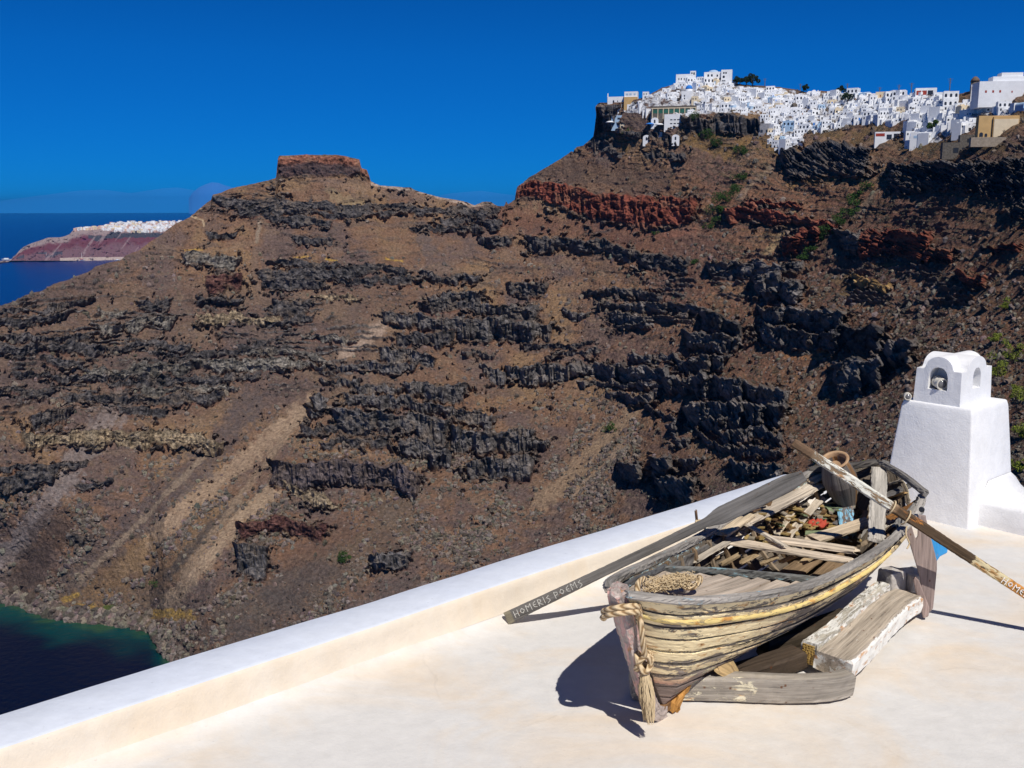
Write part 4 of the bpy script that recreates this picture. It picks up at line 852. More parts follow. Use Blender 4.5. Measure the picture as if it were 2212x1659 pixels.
sweep("shaft", [A0, A0.lerp(A2, .5), A2], wl, .030, up=tuple(-view), col=lambda t: (.145, .135, .125) if t > .04 else (.24, .21, .15), paint=NOP, parent=oarL, rough=.0012, ns=120, ends=.004, cham=.12)
GL = {'H': [[(0,0),(0,1)],[(.62,0),(.62,1)],[(0,.5),(.62,.5)]], 'O': [[(.35,.12),(.7,.5),(.35,.88),(0,.5),(.35,.12)]], 'M': [[(0,0),(0,1),(.38,.55),(.76,1),(.76,0)]],
      'E': [[(.5,.95),(.12,.78),(0,.5),(.12,.2),(.5,.05)],[(0,.5),(.42,.5)]], 'R': [[(0,0),(0,1),(.5,.8),(.45,.55),(0,.45),(.6,0)]], 'I': [[(0,0),(0,1)]],
      'S': [[(.5,1),(.08,.78),(.42,.5),(.5,.22),(0,0)]], 'P': [[(0,0),(0,1),(.5,.82),(.45,.5),(0,.42)]]}
m_let, n, b = new_mat("white_lettering"); b.inputs["Base Color"].default_value = (.66, .64, .58, 1); b.inputs["Roughness"].default_value = .8
m_let2, n, b = new_mat("pale_lettering"); b.inputs["Base Color"].default_value = (.86, .84, .80, 1); b.inputs["Roughness"].default_value = .7
def lettering(text, org, ax, up_, nrm, hgt, parent, adv=.98, wd=.0034, mat=None):
    bm = bmesh.new(); x = 0; rg = random.Random(5)
    for ch in text:
        if ch == ' ': x += .55 * hgt; continue
        jy = rg.uniform(-.08, .08) * hgt
        for st in GL[ch]:
            for (a, c), (d_, e) in zip(st[:-1], st[1:]):
                p = org + ax * (x + a * hgt) + up_ * (c * hgt + jy); q = org + ax * (x + d_ * hgt) + up_ * (e * hgt + jy)
                t_ = (q - p).normalized(); w_ = t_.cross(nrm) * wd * .5; p -= t_ * wd * .4; q += t_ * wd * .4
                vs = [bm.verts.new(v + nrm * k) for k in (0, .0022) for v in (p - w_, p + w_, q + w_, q - w_)]
                for f in ((4, 5, 6, 7), (0, 1, 5, 4), (1, 2, 6, 5), (2, 3, 7, 6), (3, 0, 4, 7), (3, 2, 1, 0)): bm.faces.new([vs[i] for i in f])
        x += (max(p[0] for st in GL[ch] for p in st) + .38) * hgt * adv
    return link_mesh("lettering", bm, mat or m_let, parent)
axL = (A2 - A0).normalized(); sideL = axL.cross(-view).normalized(); nL = sideL.cross(axL).normalized()
if sideL.z < 0: sideL = -sideL
if nL.dot(view) > 0: nL = -nL
lettering("HOMERIS POEMS", A0 + axL * .075 - sideL * .026 + nL * .0153, axL, sideL, nL, .050, oarL, 1.02)
# right oar
B0 = Z(2354, 1374, .045); B1 = Z(1962, 1118, .87); B2 = px_on_line(B0, B1 + (B1 - B0) * 0, 1712) if False else None
def line_until(P0, P1, X):
    lo, hi = 0.2, 3.5
    def prx(p):
        v = p - Vector((0, 0, H)); d = v.y * CP - v.z * SP; return (CX + FPX * v.x / d) / S2
    for _ in range(50):
        m = (lo + hi) / 2
        if prx(P0.lerp(P1, m)) > X: lo = m
        else: hi = m
    return P0.lerp(P1, lo)
B2 = line_until(B0, B1, 1713); viewR = (B0.lerp(B1, .5) - Vector((0, 0, H))).normalized()
oarR = empty("oar", B0); tag(oarR, "long oar with flaking white and brown paint lying across the stern of the boat", "oar", "old oars of the boat")
LB = (B2 - B0).length; fb = (B1 - B0).length / LB
def colR(t):
    if t < .36: return (.30, .17, .06)
    if t < fb + .03: return (.085, .055, .032)
    if t > .90: return (.16, .10, .06)
    return (.22, .15, .09)
def paR(t):
    if t < .30: return (.62, .28, .07, .56)
    if t < .40: return (.66, .56, .34, .55)
    if t < fb - .05: return (.60, .50, .32, .36)
    if t < fb + .04: return (.50, .20, .06, .42)
    if t > .90: return (.62, .30, .05, .40)
    return (.80, .78, .68, .545)
sweep("shaft", [B0, B0.lerp(B2, .5), B2], lambda t: .070 - .006 * math.cos(t * 5), lambda t: .05, up=tuple(-viewR), col=colR, paint=paR, parent=oarR, rough=.0022, ns=140, ends=.006, cham=.3)
axR = (B0 - B2).normalized(); nR = -(viewR - axR * viewR.dot(axR)).normalized(); upR = nR.cross(axR).normalized()
if upR.z < 0: upR = -upR
st_ = line_until(B0, B1, 2164)
lettering("HOMERIS POEMS", st_ - upR * .026 + nR * .0295, axR, upR, nR, .046, oarR, 1.0, .0052, m_let2)
def hoop(c, ax, r1, r2, mat, rr=.006, parent=None, lab=None):
    ax = ax.normalized(); a_ = ax.cross(Vector((0, 0, 1))).normalized(); b2 = ax.cross(a_)
    return strand("cord", [c + a_ * math.cos(t) * r1 + b2 * math.sin(t) * r2 for t in np.linspace(0, 2 * math.pi * 1.04, 20)], rr, mat)
for X, lab in ((1925, "upper loop of twine tying the flaking oar to the boat"), (1957, "lower loop of twine tying the flaking oar to the rail, with a loose end")):
    p = line_until(B0, B1, X); o = hoop(p - Vector((0, 0, .012)), axR + Vector((.1, 0, 0)), .058, .060, m_cord, .006); tag(o, lab, "cord", "twine ties on the oar")
p = line_until(B0, B1, 1957) ; o = strand("cord", [p + Vector((0, -.03, -.07)), p + Vector((-.01, -.05, -.13)), p + Vector((.02, -.05, -.20)), p + Vector((.0, -.06, -.24))], .006, m_cord); tag(o, "frayed end of twine hanging below the flaking oar", "cord")

# ---- rope on the stem
rp_ = []
cst = lambda z: bl(np.interp(z, [.06, .2, .42, .66, .9, 1.035], [.43, .34, .24, .13, .02, -.045]), 0, z)
ax_s = (bl(1, 0, 0) - bl(0, 0, 0)); ax_b = (bl(0, 1, 0) - bl(0, 0, 0))
for a in np.linspace(-.2 * math.pi, 1.9 * math.pi, 18):
    c = cst(.87 + .035 * math.sin(a)); rp_.append(c - ax_s * .105 * math.cos(a - .6) * .95 + ax_b * .105 * math.sin(a - .6) + Vector((0, 0, .03 * math.sin(a))))
rope = empty("rope", cst(.85)); tag(rope, "thick tan rope looped round the stem post with a knotted frayed tassel hanging", "rope")
strand("loop", rp_, .019, m_rope, rope)
rp2 = [c + Vector((0, 0, -.035)) + (c - cst(.87)) * .05 for c in rp_[:14]]; strand("loop", rp2, .018, m_rope, rope)
hang = [Z(1392, 1250, 1.0), Z(1378, 1262, 1.01), Z(1379, 1300, .92), Z(1384, 1345, .80), Z(1388, 1385, .68), Z(1394, 1420, .56)]
strand("hanging_line", hang, .018, m_rope, rope)
kc = Z(1390, 1428, .52); strand("knot", [kc + Vector((math.cos(a) * .042, math.sin(a) * .03 - .01, .05 * math.sin(a * 1.5 + .5))) for a in np.linspace(0, 4.3 * math.pi, 30)], .018, m_rope, rope)
bm = bmesh.new(); rg = random.Random(4)
def hair(bm, pts, r):
    rings = []
    for i, p in enumerate(pts):
        t = (pts[min(i + 1, len(pts) - 1)] - pts[max(i - 1, 0)]).normalized(); a = t.orthogonal().normalized(); c = t.cross(a)
        rings.append([bm.verts.new(p + (a * math.cos(k * 2.094) + c * math.sin(k * 2.094)) * r) for k in range(3)])
    for a, c in zip(rings[:-1], rings[1:]):
        for k in range(3): bm.faces.new([a[k], a[(k + 1) % 3], c[(k + 1) % 3], c[k]])
tp = Z(1392, 1448, .47); te = Z(1402, 1556, .14)
for k in range(260):
    a = rg.uniform(0, 2 * math.pi); r_ = .042 * math.sqrt(rg.random()); L_ = rg.uniform(.72, 1.02); pts = []
    for i in range(7):
        f_ = i / 6 * L_; sp = (.35 + 1.15 * math.sin(min(1, f_ * 1.25) * math.pi * .62)); wv2 = math.sin(f_ * 26 + k) * .004
        pts.append(tp.lerp(te, f_) + Vector((math.cos(a) * r_ * sp * (1 - .45 * f_) + wv2, math.sin(a) * r_ * sp + wv2 * .5, 0)))
    hair(bm, pts, .0024)
link_mesh("tassel", bm, m_cord, rope)
coil = empty("rope_bundle", Z(1450, 1262, .90)); tag(coil, "loose bundle of frayed tan rope lying on the foredeck", "rope")
cc = Z(1490, 1256, .885); strand("loop", [cc + (ax_s * math.cos(a) * .085 + ax_b * math.sin(a) * .055) + Vector((0, 0, .012 * math.sin(2 * a))) for a in np.linspace(-.3, 5.6, 22)] + [Z(1440, 1262, .92)], .019, m_rope, coil)
bm = bmesh.new()
for k in range(330):
    a = rg.uniform(-.15, 1.05); p0_ = Z(1412, 1272, .915).lerp(Z(1482, 1258, .885), a) + Vector((rg.uniform(-.05, .05), rg.uniform(-.06, .06), rg.uniform(0, .05))); ang = rg.uniform(0, 6.28); pts = []
    for i in range(7):
        ang += rg.uniform(-.9, .9); pts.append(p0_ + Vector((math.cos(ang), math.sin(ang), rg.uniform(-.3, .3))) * .016 * (i - 3) * .8)
    hair(bm, pts, .0032)
link_mesh("frayed_strands", bm, m_cord, coil)

# ---- loose boards and the jar inside the boat
def loose(a, c, w_, lab, **k):
    o = board("board", a, c, w_, label=None, **k); tag(o, lab, "board", "loose boards in the boat"); return o
loose(Z(1900, 1012, .93), Z(1893, 1168, .66), .125, "wide grey upright plank leaning in the stern beside the clay jar", fit=False, h_=.03, up=tuple(-(Z(1896, 1090, .8) - Vector((0, 0, H))).normalized()), col=(.50, .46, .40), ends=.01, rough=.005)
loose(Z(1612, 1133, .70), Z(1695, 1180, .66), .045, "thin grey stick lying on the nearest thwart", h_=.02, col=(.50, .43, .34), ends=.02)
loose(Z(1700, 1160, .40), Z(1775, 1075, .55), .075, "narrow grey board slanting up from the boat floor in the middle", h_=.02, col=(.56, .48, .38), ends=.02)
loose(Z(1672, 1160, .40), Z(1712, 1105, .50), .06, "short bowed grey board left of the slanting board", h_=.02, col=(.52, .44, .33), ends=.03)
loose(Z(1640, 1160, .42), Z(1680, 1120, .46), .05, "splintered orange brown board nearest the left ribs", h_=.02, col=(.40, .25, .12), ends=.03)
loose(Z(1842, 1075, .62), Z(1795, 1105, .56), .04, "dark crosspiece board over the jar foot, upper one", h_=.02, col=(.15, .13, .12), ends=.01)
loose(Z(1845, 1105, .56), Z(1803, 1133, .50), .045, "dark crosspiece board over the blue wood, lower one", h_=.02, col=(.12, .11, .11), ends=.01)
loose(Z(1740, 1058, .62), Z(1790, 1050, .64), .10, "dark rounded board against the port ribs", h_=.02, col=(.14, .13, .10), paint=(.35, .36, .2, .36), ends=.03)
loose(Z(1870, 1105, .60), Z(1857, 1150, .52), .04, "small orange stained board right of the blue wood", h_=.02, col=(.34, .2, .12), paint=(.55, .16, .05, .42), ends=.02)
loose(Z(1825, 1088, .60), Z(1832, 1160, .47), lambda t: .14 - .03 * t, "blue painted weathered board below the jar", h_=.02, up=tuple(-(Z(1830, 1120, .5) - Vector((0, 0, H))).normalized()), col=(.17, .15, .14), paint=(.28, .58, .78, .52), ends=.02)
loose(Z(1965, 1048, .80), Z(1895, 1078, .80), .05, "dark slat bridging the broken stern", fit=False, h_=.03, col=(.13, .12, .11), ends=.01)
loose(Z(1990, 1080, .80), Z(1920, 1120, .74), .06, "rusty brown slat in the broken stern", fit=False, h_=.02, col=(.26, .12, .04), paint=(.45, .2, .05, .4), ends=.03)
loose(Z(1985, 1095, .80), Z(1940, 1145, .74), .10, "split grey plank end sticking out of the starboard stern", fit=False, h_=.03, up=tuple(-(Z(1965, 1110, .8) - Vector((0, 0, H))).normalized()), col=(.24, .225, .205), ends=.05, rough=.008)
for X0, Y0, z0, X1, Y1, z1, w_, lab, c_ in [
 (1648, 1112, .66, 1752, 1046, .72, .085, "long pale plank lying along the port side, upper", (.62, .54, .43)), (1600, 1142, .60, 1640, 1100, .66, .05, "short pale split board by the port ribs", (.60, .50, .37)),
 (1752, 1040, .76, 1790, 1022, .80, .10, "light board high against the port quarter", (.58, .46, .32)), (1735, 1110, .46, 1745, 1150, .40, .05, "ochre stained stub between the middle boards", (.50, .32, .14)),
 (1690, 1098, .56, 1752, 1064, .62, .045, "thin splintered lath along the port stringer", (.66, .58, .46)), (1790, 1150, .52, 1880, 1135, .56, .09, "pale board behind the rear thwart", (.62, .50, .36)),
 (1560, 1180, .56, 1605, 1150, .60, .07, "flat grey board end in front of the port ribs", (.52, .44, .34)), (1905, 1050, .74, 1950, 1035, .78, .04, "small pale slat in the stern opening, upper", (.46, .40, .32)),
 (1915, 1075, .70, 1955, 1065, .74, .05, "broken ochre slat in the stern opening, middle", (.52, .33, .14)), (1880, 1150, .66, 1940, 1118, .68, .07, "grey board tucked inside the starboard quarter", (.42, .38, .32)),
 (1500, 1212, .60, 1570, 1172, .66, .06, "grey plank rising from the foredeck beam to port", (.45, .39, .31))]:
    loose(Z(X0, Y0, z0), Z(X1, Y1, z1), w_, lab, h_=.018, col=c_, ends=.03, rough=.006)
bm = bmesh.new()
for k in range(150):                                             # chips of painted wood on the boat floor
    p = fitp(Z(rg.uniform(1610, 1850), rg.uniform(1085, 1180), rg.uniform(.36, .5))); a = rg.uniform(0, 3.14); L_ = rg.uniform(.03, .13); w_ = rg.uniform(.012, .035); ud = Vector((math.cos(a), math.sin(a), rg.uniform(-.3, .3))) * L_; vd = Vector((-math.sin(a), math.cos(a), rg.uniform(-.3, .3))) * w_
    bmbox(bm, -1, 1, -1, 1, -.006, .006, lambda x, y, z, p=p, ud=ud, vd=vd: p + ud * x + vd * y + Vector((0, 0, z)), rg.choice([0, 1, 2, 2, 3, 0]))
mm = []
for nm, c in (("ochre_chip", (.42, .30, .12)), ("green_chip", (.25, .30, .17)), ("brown_chip", (.17, .10, .045)), ("grey_chip", (.30, .26, .2))):
    m, n, b = new_mat(nm); tx = N(n, "ShaderNodeNewGeometry"); t_ = noise_tex(n, tx.outputs["Position"], 40, 4); n.links.new(ramp(n, t_.outputs[0], [(.3, tuple(v * .6 for v in c)), (.7, tuple(v * 1.2 for v in c))]).outputs[0], b.inputs["Base Color"]); mm.append(m)
o = link_mesh("wood_chips", bm, mm); tag(o, "broken painted wood chips heaped on the boat floor", "wood chips", kind='stuff')
m_red, n, b = new_mat("red_rag"); b.inputs["Base Color"].default_value = (.45, .06, .03, 1); b.inputs["Roughness"].default_value = .8
bm = bmesh.new(); cR = fitp(Z(1765, 1134, .50)) + Vector((0, 0, .03)); vr = {}
for i in range(12):
    for j in range(12):
        x, y = (i - 5.5) / 5.5, (j - 5.5) / 5.5; rr2 = min(1, math.hypot(x, y))
        vr[i, j] = bm.verts.new(cR + Vector((x * .085, y * .06, .02 * math.sin(x * 6 + y * 4) + .016 * math.sin(y * 9 - x * 3) - .02 * rr2)))
for i in range(11):
    for j in range(11): bm.faces.new([vr[i, j], vr[i + 1, j], vr[i + 1, j + 1], vr[i, j + 1]])
o = link_mesh("rag", bm, m_red, None, True); mo = o.modifiers.new("s", 'SOLIDIFY'); mo.thickness = .006; tag(o, "crumpled red painted scrap lying amidships in the boat", "rag")
# jar: clay mouth on a staved wooden body
m_clay, n, b = new_mat("terracotta"); tx = N(n, "ShaderNodeNewGeometry"); t_ = noise_tex(n, tx.outputs["Position"], 16, 5); n.links.new(ramp(n, t_.outputs[0], [(.3, (.36, .21, .11)), (.7, (.56, .37, .21))]).outputs[0], b.inputs["Base Color"]); b.inputs["Roughness"].default_value = .8; bump(n, t_.outputs[0], .3, .01, b)
jt = Z(1802, 993, 1.05); jb = Z(1832, 1100, .55)
jar = empty("storage_jar", jb); tag(jar, "wood clad storage jar with a terracotta rim tilted in the boat", "jar")
JM = aim(jb, jt - jb); JL = (jt - jb).length
def stave(r, a, z):
    k = abs(((a / (2 * math.pi) * 13) % 1) - .5) * 2; r2 = r * (1 - .02 * max(0, k - .8) * 5); return Vector((r2 * math.cos(a), r2 * math.sin(a), z))
o = lathe("staved_body", [(.06, 0), (.075, .02), (.105, JL * .25), (.135, JL * .48), (.148, JL * .60), (.142, JL * .70), (.122, JL * .86), (.108, JL * .93), (.09, JL * .935), (.085, JL * .80), (.07, JL * .5)], JM, m_wood, None, 78, False, stave)
me = o.data; co = np.zeros(len(me.vertices) * 3, np.float32); me.vertices.foreach_get("co", co); co = co.reshape(-1, 3) @ np.array(JM.inverted())[:3, :3].T + np.array(JM.inverted())[:3, 3]
an = np.arctan2(co[:, 1], co[:, 0]); st = np.floor((an / (2 * math.pi)) * 13)
cj = np.where((vn2(st * 3.3, st * 0, 3) > .45)[:, None], np.array((.27, .15, .07)), np.array((.165, .145, .13)))
wood_attr(me, np.stack([co[:, 2] + st * 2, an * .13, 0 * an], -1), cj, np.tile(np.array((.5, .3, .1, .15)), (len(cj), 1))); adopt(o, jar)
lathe("clay_neck", [(.092, JL * .84), (.112, JL * .90), (.100, JL * .955), (.108, JL * .975), (.122, JL * .982), (.126, JL * .994), (.120, JL * 1.004), (.104, JL * 1.006), (.096, JL * .99), (.092, JL * .93), (.09, JL * .86)], JM, m_clay, jar, 48)

# ---- timbers under the boat
GW = (.30, .27, .23)
def beam(pts, w_, h_, lab, **k):
    o = sweep("timber", pts, w_, h_, rough=.005, ends=.012, cham=.16, **k); tag(o, lab, "timber", "timbers carrying the boat"); return o
beam([Z(1362, 1480, .09), Z(1560, 1482, .10), Z(1700, 1487, .10), Z(1790, 1483, .10), Z(1834, 1472, .10)], lambda t: .11, lambda t: .17 - .03 * abs(t - .5), "thick grey timber lying crosswise under the bow", col=(.36, .32, .27), p3=True, paint=lambda t, a, c: (.84, .76, .56, .46 if t < .55 and abs(a) > .8 else .34))
beam([Z(1800, 1438, .13), Z(1848, 1395, .15), Z(1900, 1342, .16), Z(1935, 1312, .15), Z(1962, 1298, .12)], lambda t: .27 - .03 * t, lambda t: .15, "long curved white edged timber running back beside the boat", col=(.46, .39, .31), p3=True, paint=lambda t, a, c: (.84, .82, .76, .72 if abs(a) > .85 else .38))
beam([Z(1748, 1412, .14), Z(1800, 1375, .16), Z(1858, 1320, .18), Z(1905, 1280, .18)], .12, .17, "pale timber with a pitted yellow end under the middle of the boat", col=(.50, .46, .38), paint=(.80, .78, .72, .52))
# pitted end grain
m_pit, n, b = new_mat("pitted_end_grain"); tx = N(n, "ShaderNodeNewGeometry"); vo = N(n, "ShaderNodeTexVoronoi"); vo.inputs["Scale"].default_value = 62; vo.inputs["Randomness"].default_value = .5; n.links.new(tx.outputs["Position"], vo.inputs["Vector"])
n.links.new(ramp(n, vo.outputs["Distance"], [(.22, (.12, .05, .01)), (.38, (.56, .36, .10))]).outputs[0], b.inputs["Base Color"]); bump(n, vo.outputs["Distance"], .8, .01, b)
beam([Z(1590, 1462, .07), Z(1660, 1440, .08), Z(1725, 1418, .09)], .16, .13, "near black block added to darken the shaded gap beneath the hull", col=(.07, .05, .035), paint=NOP)  # near-black filler added so the gap below the hull reads as deep shade
beam([Z(1650, 1400, .10), Z(1740, 1372, .12), Z(1830, 1340, .14)], .14, .16, "near black block added to darken the gap under the keel behind the pitted timber", col=(.06, .045, .03), paint=NOP)  # second added filler, its dark colour standing in for shade near the keel
tb = [o for o in COL.objects if o.get('label', '').startswith("pale timber")][0]
a_ = Z(1748, 1412, .14); t_ = (a_ - Z(1800, 1375, .16)).normalized(); s_ = t_.cross(Vector((0, 0, 1))).normalized()
bm = bmesh.new(); bmbox(bm, -.045, .045, -.07, .07, 0, .006, lambda x, y, z: a_ + s_ * x + Vector((0, 0, 1)) * y + t_ * (.010 + z)); link_mesh("pitted_end", bm, m_pit, tb)
# splintered plank hanging from the hull onto the front timber
sweep("broken_plank", [bl(.92, .16, .27), bl(1.0, .21, .20), bl(1.02, .24, .13)], .15, .014, up=tuple(bl(0, 1, .4) - bl(0, 0, 0)), col=(.45, .31, .15), paint=(.6, .45, .2, .4), parent=boat, rough=.006, ends=.035)
# stones
m_stone, n, b = new_mat("block_stone"); tx = N(n, "ShaderNodeNewGeometry"); t_ = noise_tex(n, tx.outputs["Position"], 14, 6); n.links.new(ramp(n, t_.outputs[0], [(.3, (.40, .36, .33)), (.7, (.62, .58, .53))]).outputs[0], b.inputs["Base Color"]); bump(n, t_.outputs[0], .7, .02, b)
def stone(name, c, sx, sy, sz, lab, rz=0, seed=1):
    bm = bmesh.new(); bmesh.ops.create_cube(bm, size=1); bmesh.ops.subdivide_edges(bm, edges=bm.edges, cuts=4, use_grid_fill=True); rg2 = random.Random(seed)
    M = Matrix.Translation(c) @ Matrix.Rotation(rz, 4, 'Z')
    for v in bm.verts: v.co = M @ (Vector((v.co.x * sx, v.co.y * sy, v.co.z * sz)) * (1 - .10 * v.co.length ** 4) + Vector([rg2.uniform(-.006, .006) for _ in range(3)]))
    o = link_mesh(name, bm, m_stone, None, False, .012, 2); tag(o, lab, "stone", "stones propping the stern"); return settle(o)
stone("stone_block", Z(1925, 1262, .20), .17, .16, .26, "cracked pale stone under the stern, left of the pair", .5, 2)
stone("stone_block", Z(1972, 1262, .18), .20, .20, .24, "brown grey stone block under the stern behind the forked wood", .3, 3)
# forked wooden piece and blue board
def prism(name, pts2, o3, ux, uy, nz, th, col_, paint, parent=None, seed=0):
    bm = bmesh.new(); a = [bm.verts.new(o3 + ux * x + uy * y) for x, y in pts2]; c = [bm.verts.new(o3 + ux * x + uy * y + nz * th) for x, y in pts2]
    bm.faces.new(a); bm.faces.new(c)
    for k in range(len(pts2)): bm.faces.new([a[k], a[(k + 1) % len(pts2)], c[(k + 1) % len(pts2)], c[k]])
    o = link_mesh(name, bm, m_wood, None); m_ = len(pts2)
    wood_attr(o.data, [(y + 20 + seed, x, 0) for x, y in pts2] + [(y + 20 + seed, x, th) for x, y in pts2], [col_] * (2 * m_), [paint] * (2 * m_))
    mo = o.modifiers.new("b", 'BEVEL'); mo.width = .008; mo.segments = 2; mo.limit_method = 'ANGLE'; mo.angle_limit = R(40)
    if parent: adopt(o, parent)
    return o
foot_ = Z(1996, 1328, .02); vw = (foot_ - Vector((0, 0, H))).normalized(); rt = Vector((math.cos(.35), -math.sin(.35), 0)); upf = (Vector((0, 0, 1)) + Vector((.02, .10, 0))).normalized(); nzf = rt.cross(upf).normalized()
if nzf.dot(vw) > 0: nzf = -nzf
sc_ = S2 / FPX * (foot_ - Vector((0, 0, H))).length
def fp(pts): return [((X - 1996) * sc_ * 1.02, (1328 - Y) * sc_ * 1.08) for X, Y in pts]
fork = empty("forked_wood", foot_); tag(fork, "grey pink forked wooden piece standing upright against the curved timber", "forked wood")
prism("fork_board", fp([(2002,1326),(2011,1312),(2014,1240),(2013,1225),(1990,1150),(1990,1146),(1976,1146),(1977,1185),(1974,1190),(1972,1186),(1960,1152),(1955,1149),(1950,1152),(1955,1180),(1961,1192),(1985,1260),(1990,1290)]), foot_, rt, upf, nzf, .035, (.31, .24, .215), (.62, .55, .52, .30), fork)
prism("brace", fp([(1994,1330),(2003,1325),(2004,1310),(1983,1262),(1976,1256),(1973,1262),(1980,1290)]), foot_ + nzf * .037, rt, upf, nzf, .045, (.36, .27, .24), (.60, .35, .30, .32), fork, 3)
lathe("iron_eye", [(.016,-.004),(.022,-.004),(.022,.004),(.016,.004)], aim(foot_ + rt * fp([(1982,1138)])[0][0] + upf * fp([(1982,1136)])[0][1] + nzf * .017, nzf), m_dark, fork, 20)
m_blue = m_wood
bf = Z(2004, 1262, .25); 
o = prism("blue_board", fp([(1993,1172),(2000,1167),(2014,1180),(2032,1199),(2031,1211),(2019,1219),(2013,1229),(2008,1244),(2002,1250),(1998,1235),(1996,1205)]), foot_ - nzf * .04, rt, upf, nzf, .03, (.10, .25, .42), (.06, .38, .82, .78), None, 7); settle(o)
tag(o, "bright blue painted board propped behind the forked wood", "board")

# ================================================================== CLIFF-TOP VILLAGE
def flat_mat(name, c, var=.12, scale=.35, rough=.85):
    m, n, b = new_mat(name); g_ = N(n, "ShaderNodeNewGeometry"); t_ = noise_tex(n, g_.outputs["Position"], scale, 4, .6)
    n.links.new(ramp(n, t_.outputs[0], [(.3, tuple(v * (1 - var) for v in c)), (.7, tuple(min(.9, v * (1 + var)) for v in c))]).outputs[0], b.inputs["Base Color"]); b.inputs["Roughness"].default_value = rough; b.inputs["Specular IOR Level"].default_value = .2; return m
MW = flat_mat("whitewash", (.80, .81, .83), .06); MCR = flat_mat("cream_render", (.74, .62, .44), .08); MOC = flat_mat("ochre_render", (.58, .38, .17), .1); MSTN = flat_mat("dark_stonework", (.13, .115, .10), .4, 1.2)
MDK, n, b = new_mat("dark_opening"); b.inputs["Base Color"].default_value = (.028, .032, .042, 1); b.inputs["Roughness"].default_value = .3
MBL = flat_mat("blue_paint", (.03, .20, .62), .1); MRD = flat_mat("red_paint", (.32, .05, .035), .2); MGN = flat_mat("green_paint", (.03, .12, .09), .2); MTW = flat_mat("terracotta_paint", (.45, .22, .10), .2); MPB = flat_mat("pale_blue_paint", (.38, .52, .68), .1)
def hmesh(name, bm, mat, parent=None):
    bmesh.ops.recalc_face_normals(bm, faces=bm.faces); me = bpy.data.meshes.new(name); bm.to_mesh(me); bm.free(); me.materials.append(mat)
    o = bpy.data.objects.new(name, me); COL.objects.link(o)
    if parent is not None: o.parent = parent
    return o
def bx(bm, cx_, y0, z0, w_, d_, h_, arch=0):        # a block whose front is at y0, centred on cx_; arch > 0 gives a round top of that share
    if not arch: bmbox(bm, cx_ - w_ / 2, cx_ + w_ / 2, y0, y0 + d_, z0, z0 + h_); return
    zs = z0 + h_ - w_ / 2 * arch; pts = [(cx_ - w_ / 2, z0), (cx_ + w_ / 2, z0)] + [(cx_ + w_ / 2 * math.cos(a), zs + w_ / 2 * arch * math.sin(a)) for a in np.linspace(0, math.pi, 9)]
    A_ = [bm.verts.new((x, y0, z)) for x, z in pts]; B_ = [bm.verts.new((x, y0 + d_, z)) for x, z in pts]
    bm.faces.new(A_); bm.faces.new(B_)
    for k in range(len(pts)): bm.faces.new([A_[k], A_[(k + 1) % len(pts)], B_[(k + 1) % len(pts)], B_[k]])
def winp(root, x, z, w_, h_, y=0.0, arch=0, mat=None, name='window'):
    bm = bmesh.new(); bx(bm, 0, -.06, 0, w_, .10, h_, arch); o = hmesh(name, bm, mat or MDK, root); o.location = (x, y, z); return o
def parapet_box(bm, x0, x1, y0, y1, z0, z1):
    bmbox(bm, x0, x1, y0, y1, z0, z1); t = .35
    for a in ((x0, x1, y0, y0 + t), (x0, x1, y1 - t, y1), (x0, x0 + t, y0 + t, y1 - t), (x1 - t, x1, y0 + t, y1 - t)): bmbox(bm, *a, z1 + .003, z1 + .5)
PROT = []
def proto(fn):
    bm = bmesh.new(); wins = fn(bm); o = hmesh('house', bm, MW)
    for a in wins: winp(o, *a[:5], arch=a[5] if len(a) > 5 else 0, mat=a[6] if len(a) > 6 else None, name=a[7] if len(a) > 7 else 'window')
    PROT.append(o)
FD = -7
def pA(bm): parapet_box(bm, -3.6, 3.6, 0, 7, FD, 3.4); return [(-2.2, 1.2, .8, 1.2, 0), (0, 0, 1.0, 2.2, 0, 0, MBL, 'door'), (2.2, 1.2, .8, 1.2, 0)]
def pB(bm): parapet_box(bm, -4.2, 1.4, 0, 7, FD, 5.8); parapet_box(bm, 1.403, 4.6, -.8, 5, FD, 3.0); return [(-2.9, 3.6, .8, 1.2, 0), (-.6, 3.6, .8, 1.2, 0), (-1.7, 0, 1.2, 2.2, 0, 1), (3, .9, 1, 1.3, -.8)]
def pC(bm):
    bx(bm, 0, 0, FD, 5.2, 8.5, 4.2 - FD, .8); bmbox(bm, -3.8, 3.8, -2.5, -.003, FD, -.1); return [(0, 0, 1.1, 2.3, 0, 1, MBL, 'door'), (-1.5, .9, .7, 1.2, 0, 1), (1.5, .9, .7, 1.2, 0, 1)]
def pD(bm): parapet_box(bm, -4.5, 4.5, 0, 7.5, FD, 6.6); bmbox(bm, -4.5, 4.5, -2.2, -.003, FD, 3.0); return [(-3, 3.6, 1.4, 2.1, 0, 1), (0, 3.6, 1.4, 2.1, 0, 1), (3, 3.6, 1.4, 2.1, 0, 1), (-2.8, .4, 1, 1.6, -2.2), (2.8, .4, 1, 1.6, -2.2)]
def pE(bm):
    parapet_box(bm, -2.6, 2.6, 0, 6, FD, 4.6)
    for k in range(8): bmbox(bm, 2.603 + k * .5, 3.1 + k * .5, 0, 1.2, FD, 3.2 - k * .42)
    return [(-1.2, 2.6, .7, 1.1, 0), (1.2, 2.6, .7, 1.1, 0), (0, 0, 1, 2.1, 0, 0, MTW, 'door')]
